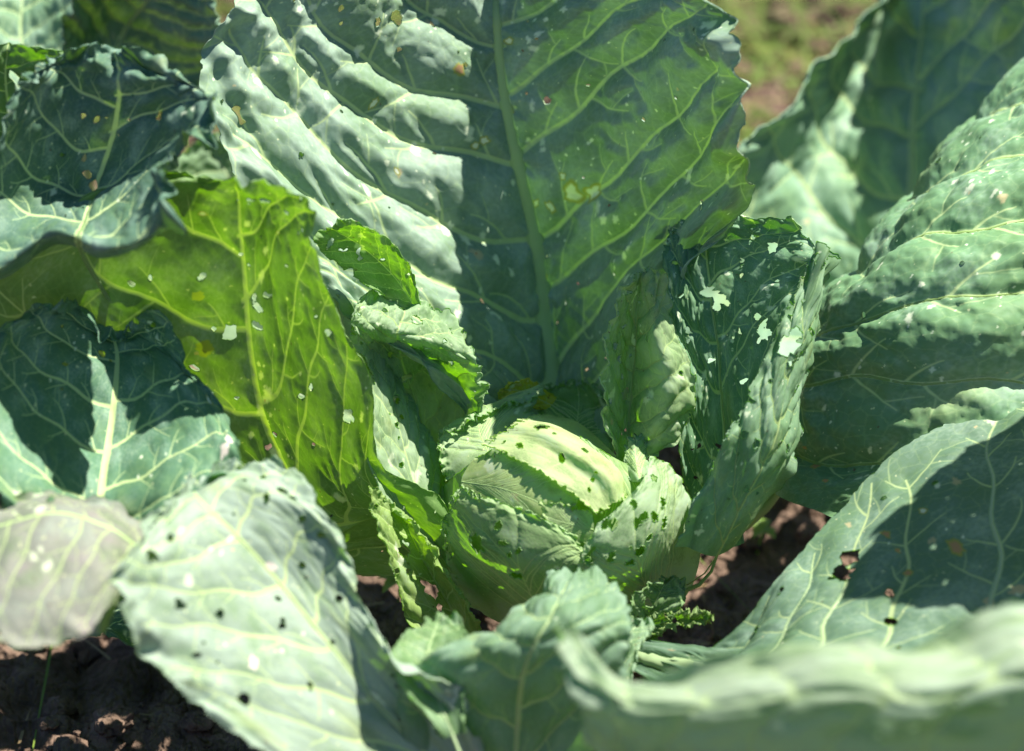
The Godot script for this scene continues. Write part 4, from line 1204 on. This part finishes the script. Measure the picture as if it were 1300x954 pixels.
	leaf(main, "head_leaf", "smooth wrapped core of the head", {"net": 2, "pale_rim": 0.9, "lump": 0.12, "crinkle": 0.03, "tex": 512, "step": 0.065, "round": 0, "rib": "white", "rib_scale": 0.8, "seed": 30, "bump": 0.05, "ruffle": 0.05, "ragged": 0.05, "scars": 4, "specks": 10, "color": Color(0.62, 0.74, 0.52), "flip": 1.0}, [
		[-6.8, 15.9, -1.8, -5.9, 13.4, 1.7, -3.2, 9.3, 1.8, 1.0, 8.4, 2.1, 5.2, 9.2, 1.3, 7.4, 12.6, -0.0, 6.9, 16.8, -0.6],
		[-5.8, 18.0, -0.4, -4.7, 16.3, 3.2, -2.5, 14.2, 4.5, 0.8, 13.2, 4.6, 3.9, 14.0, 3.9, 6.0, 16.1, 2.2, 5.8, 18.3, 0.4],
		[-4.5, 19.4, 0.0, -3.2, 18.4, 3.4, -1.5, 16.7, 4.8, 0.8, 16.3, 5.0, 2.9, 16.9, 4.4, 4.3, 18.2, 2.8, 3.9, 19.7, 1.2],
		[-2.7, 20.5, -0.0, -1.7, 20.1, 2.4, -0.5, 19.2, 3.8, 0.7, 19.0, 3.9, 1.8, 19.3, 3.4, 2.7, 19.9, 2.2, 2.5, 20.5, 1.1],
		[-0.5, 21.0, -0.1, -0.2, 20.8, 1.1, 0.3, 20.5, 1.9, 0.7, 20.4, 2.1, 1.1, 20.5, 1.7, 1.3, 20.7, 0.9, 1.1, 20.9, -0.0],
	])
	leaf(main, "head_leaf", "pale sunlit top leaf of the head with a serrated lower edge", {"net": 3, "pale_rim": 0.9, "lump": 0.12, "crinkle": 0.03, "tex": 512, "step": 0.065, "round": 0, "rib": "white", "rib_scale": 0.4, "rwide": 0.15, "ribs": false, "seed": 31, "bump": 0.02, "ruffle": 0.06, "rfreq": 9, "ragged": 0.5, "rag_scale": 2.2, "scars": 3, "specks": 20, "color": Color(0.76, 0.82, 0.62), "holes": [0.194, 0.4, 0.42, 0.481, 0.625, 0.32, 0.238, 0.788, 0.28, 0.131, 0.819, 0.15, 0.294, 0.413, 0.12, 0.719, 0.631, 0.12, 0.781, 0.769, 0.12, 0.669, 0.519, 0.1], "pinholes": 2, "flip": -1.0}, [
		[-0.8, 17.6, -7.0, 1.3, 17.4, -6.3, 3.0, 17.0, -4.3, 4.0, 17.2, -2.0, 4.0, 17.5, 0.8],
		[-2.3, 21.3, -1.0, -0.4, 22.0, 1.0, 1.4, 21.7, 2.8, 2.9, 20.8, 3.7, 3.3, 19.7, 4.6],
		[-3.5, 21.1, -0.0, -1.7, 21.9, 2.1, -0.0, 21.7, 3.6, 1.7, 20.9, 4.6, 2.6, 19.7, 5.3],
		[-4.6, 20.6, 0.5, -3.0, 21.5, 2.8, -1.3, 21.5, 4.4, 0.4, 20.9, 5.4, 1.9, 19.7, 6.0],
	])
	leaf(main, "head_leaf", "yellow-green head leaf with ribs running sideways under the top leaf", {"net": 2, "pale_rim": 0.9, "lump": 0.12, "crinkle": 0.03, "tex": 512, "step": 0.065, "round": 0, "rib": "white", "rib_scale": 0.8, "seed": 32, "bump": 0.03, "ruffle": 0.1, "ragged": 0.25, "rag_scale": 2.2, "scars": 6, "specks": 30, "color": Color(0.72, 0.8, 0.56), "flip": 1.0}, [
		[-4.7, 20.2, 1.0, -5.2, 19.6, 1.4, -5.5, 19.1, 1.9, -5.3, 18.8, 2.8, -4.9, 18.6, 3.7],
		[-3.1, 21.2, 2.1, -3.3, 20.7, 3.2, -3.5, 20.1, 3.9, -3.3, 19.5, 4.7, -3.1, 18.9, 5.2],
		[-1.0, 21.5, 3.6, -1.2, 20.9, 4.5, -1.4, 20.2, 5.2, -1.5, 19.4, 5.7, -1.4, 18.6, 6.1],
		[1.1, 20.7, 4.8, 0.8, 20.2, 5.4, 0.3, 19.5, 5.8, 0.0, 18.9, 6.1, -0.2, 18.1, 6.4],
	])
	leaf(main, "head_leaf", "darker front left leaf of the head with a jagged upper edge", {"net": 2, "pale_rim": 0.9, "lump": 0.12, "crinkle": 0.03, "tex": 512, "step": 0.065, "round": 0, "rib": "white", "rib_scale": 0.5, "seed": 33, "bump": 0.1, "ruffle": 0.15, "rfreq": 8, "ragged": 0.6, "rag_scale": 1.7, "scars": 6, "specks": 20, "color": Color(0.62, 0.74, 0.54), "holes": [0.263, 0.569, 0.6, 0.456, 0.419, 0.35, 0.425, 0.619, 0.25, 0.456, 0.55, 0.2, 0.513, 0.588, 0.25, 0.65, 0.463, 0.12, 0.681, 0.475, 0.12, 0.394, 0.731, 0.3], "flip": 1.0}, [
		[-5.0, 11.0, 3.2, -3.2, 10.3, 3.8, -0.9, 10.0, 4.1, 1.1, 10.4, 4.2, 2.7, 11.2, 4.1],
		[-6.3, 13.3, 3.1, -4.0, 13.8, 5.1, -1.4, 14.1, 6.5, 1.0, 14.7, 6.9, 2.7, 15.1, 6.6],
		[-6.8, 15.4, 2.1, -4.7, 17.1, 5.7, -2.3, 17.4, 7.1, 0.0, 17.4, 7.5, 2.0, 17.1, 7.2],
		[-6.4, 17.9, 2.4, -4.5, 18.9, 5.0, -2.5, 19.2, 6.2, -0.4, 18.8, 6.9, 1.4, 18.0, 6.9],
		[-5.6, 19.3, 2.3, -4.0, 19.9, 4.3, -2.5, 20.1, 5.3, -0.6, 19.6, 6.1, 1.0, 18.6, 6.4],
	])
	leaf(main, "head_leaf", "rounded right leaf of the head riddled with holes", {"net": 2, "pale_rim": 0.9, "lump": 0.3, "crinkle": 0.03, "tex": 512, "step": 0.065, "round": 0, "rib": "white", "rib_scale": 0.7, "seed": 34, "bump": 0.14, "ruffle": 0.08, "rfreq": 9, "ragged": 0.06, "rag_scale": 1.6, "scars": 6, "specks": 20, "color": Color(0.68, 0.78, 0.64), "holes": [0.513, 0.894, 0.25, 0.581, 0.725, 0.3, 0.531, 0.725, 0.25, 0.306, 0.894, 0.28, 0.169, 0.944, 0.25, 0.738, 0.525, 0.35, 0.669, 0.638, 0.3, 0.606, 0.55, 0.25, 0.525, 0.525, 0.4, 0.312, 0.631, 0.3, 0.3, 0.594, 0.25, 0.438, 0.494, 0.3, 0.106, 0.731, 0.25, 0.088, 0.638, 0.35, 0.775, 0.638, 0.3, 0.781, 0.881, 0.3, 0.456, 0.6, 0.12], "flip": 1.0}, [
		[2.3, 9.9, 3.9, 4.2, 9.3, 3.4, 6.3, 9.5, 2.7, 7.8, 11.6, 2.0, 8.4, 14.1, 1.1],
		[1.3, 13.7, 6.3, 3.3, 12.1, 4.5, 5.2, 12.5, 3.9, 6.8, 14.4, 2.9, 7.7, 16.5, 1.3],
		[0.8, 16.8, 7.6, 2.4, 16.7, 7.2, 4.2, 17.3, 6.4, 5.8, 18.3, 4.7, 7.0, 18.1, 0.7],
		[1.1, 18.6, 7.3, 2.3, 18.7, 7.0, 3.8, 19.4, 5.9, 5.2, 19.9, 4.0, 6.0, 19.7, 1.0],
		[1.9, 19.7, 6.5, 2.6, 20.0, 6.0, 3.7, 20.5, 4.9, 4.5, 20.8, 3.5, 4.8, 20.9, 2.0],
	])
	leaf(main, "head_leaf", "frilly rim of a head leaf curling up at the back left", {"net": 2, "pale_rim": 0.9, "lump": 0.12, "crinkle": 0.03, "tex": 512, "step": 0.065, "round": 0, "rib": "white", "rib_scale": 0.5, "seed": 35, "bump": 0.12, "ruffle": 0.25, "rfreq": 8, "ragged": 0.5, "rag_scale": 1.8, "scars": 4, "specks": 20, "color": Color(0.64, 0.75, 0.58), "flip": 1.0}, [
		[-6.6, 17.1, -0.7, -5.0, 18.2, -0.8, -3.2, 19.0, -2.0, -1.3, 18.3, -5.1],
		[-7.0, 18.3, -1.5, -5.4, 18.9, -2.3, -3.6, 19.3, -3.9, -1.3, 18.8, -6.0],
		[-7.0, 18.9, -3.1, -5.5, 19.4, -4.0, -3.4, 19.4, -5.8, -0.8, 19.3, -7.5],
		[-6.2, 19.5, -2.1, -4.8, 19.9, -3.1, -2.9, 19.6, -4.7, -0.6, 19.4, -6.4],
	])
	leaf(main, "head_leaf", "dark green toothed leaf standing at the back of the head", {"net": 2, "pale_rim": 0.9, "lump": 0.12, "crinkle": 0.03, "tex": 512, "step": 0.065, "round": 0, "rib": "white", "rib_scale": 0.5, "seed": 36, "bump": 0.15, "ruffle": 0.25, "rfreq": 10, "ragged": 0.5, "rag_scale": 2.0, "scars": 4, "specks": 20, "color": Color(0.52, 0.66, 0.42), "flip": 1.0}, [
		[-1.0, 16.0, -6.0, -0.1, 15.7, -6.4, 1.1, 15.6, -6.3, 2.3, 15.6, -5.7, 3.7, 15.5, -5.1],
		[-1.1, 17.2, -8.0, -0.0, 17.0, -8.2, 1.4, 17.0, -8.2, 2.6, 16.6, -7.6, 3.6, 16.5, -6.3],
		[-0.8, 18.7, -8.9, 0.1, 18.4, -9.3, 1.2, 18.6, -9.4, 2.2, 18.7, -8.9, 3.1, 18.4, -8.1],
	])
	leaf(main, "head_leaf", "little torn sunlit flap between the head leaves", {"net": 2, "pale_rim": 0.9, "lump": 0.12, "crinkle": 0.03, "tex": 512, "step": 0.07, "round": 0, "rib": "white", "rib_scale": 0.4, "seed": 37, "bump": 0.02, "ruffle": 0.1, "ragged": 0.3, "rag_scale": 2.4, "scars": 3, "specks": 10, "color": Color(0.7, 0.79, 0.58), "flip": -1.0}, [
		[1.6, 19.8, 5.5, 1.7, 18.9, 6.0, 1.5, 18.0, 6.3],
		[0.0, 20.4, 5.5, 0.1, 19.4, 6.1, 0.1, 18.4, 6.5],
		[-1.4, 20.5, 5.4, -1.2, 19.9, 5.9, -1.0, 19.3, 6.3],
	])
	leaf(main, "head_leaf", "small pointed leaf tip on the right of the head", {"net": 2, "pale_rim": 0.9, "lump": 0.12, "crinkle": 0.03, "tex": 512, "step": 0.07, "round": 0, "rib": "white", "rib_scale": 0.4, "seed": 38, "bump": 0.08, "ruffle": 0.12, "ragged": 0.12, "rag_scale": 2.0, "scars": 1, "specks": 6, "color": Color(0.6, 0.72, 0.56), "flip": 1.0}, [
		[3.9, 19.2, 2.1, 4.4, 19.5, 2.5, 5.1, 19.4, 1.9],
		[3.6, 19.7, 0.6, 4.2, 20.1, 0.9, 4.9, 19.6, 0.6],
		[3.9, 19.8, -1.3, 4.4, 20.2, -1.0, 5.0, 20.0, -1.4],
	])
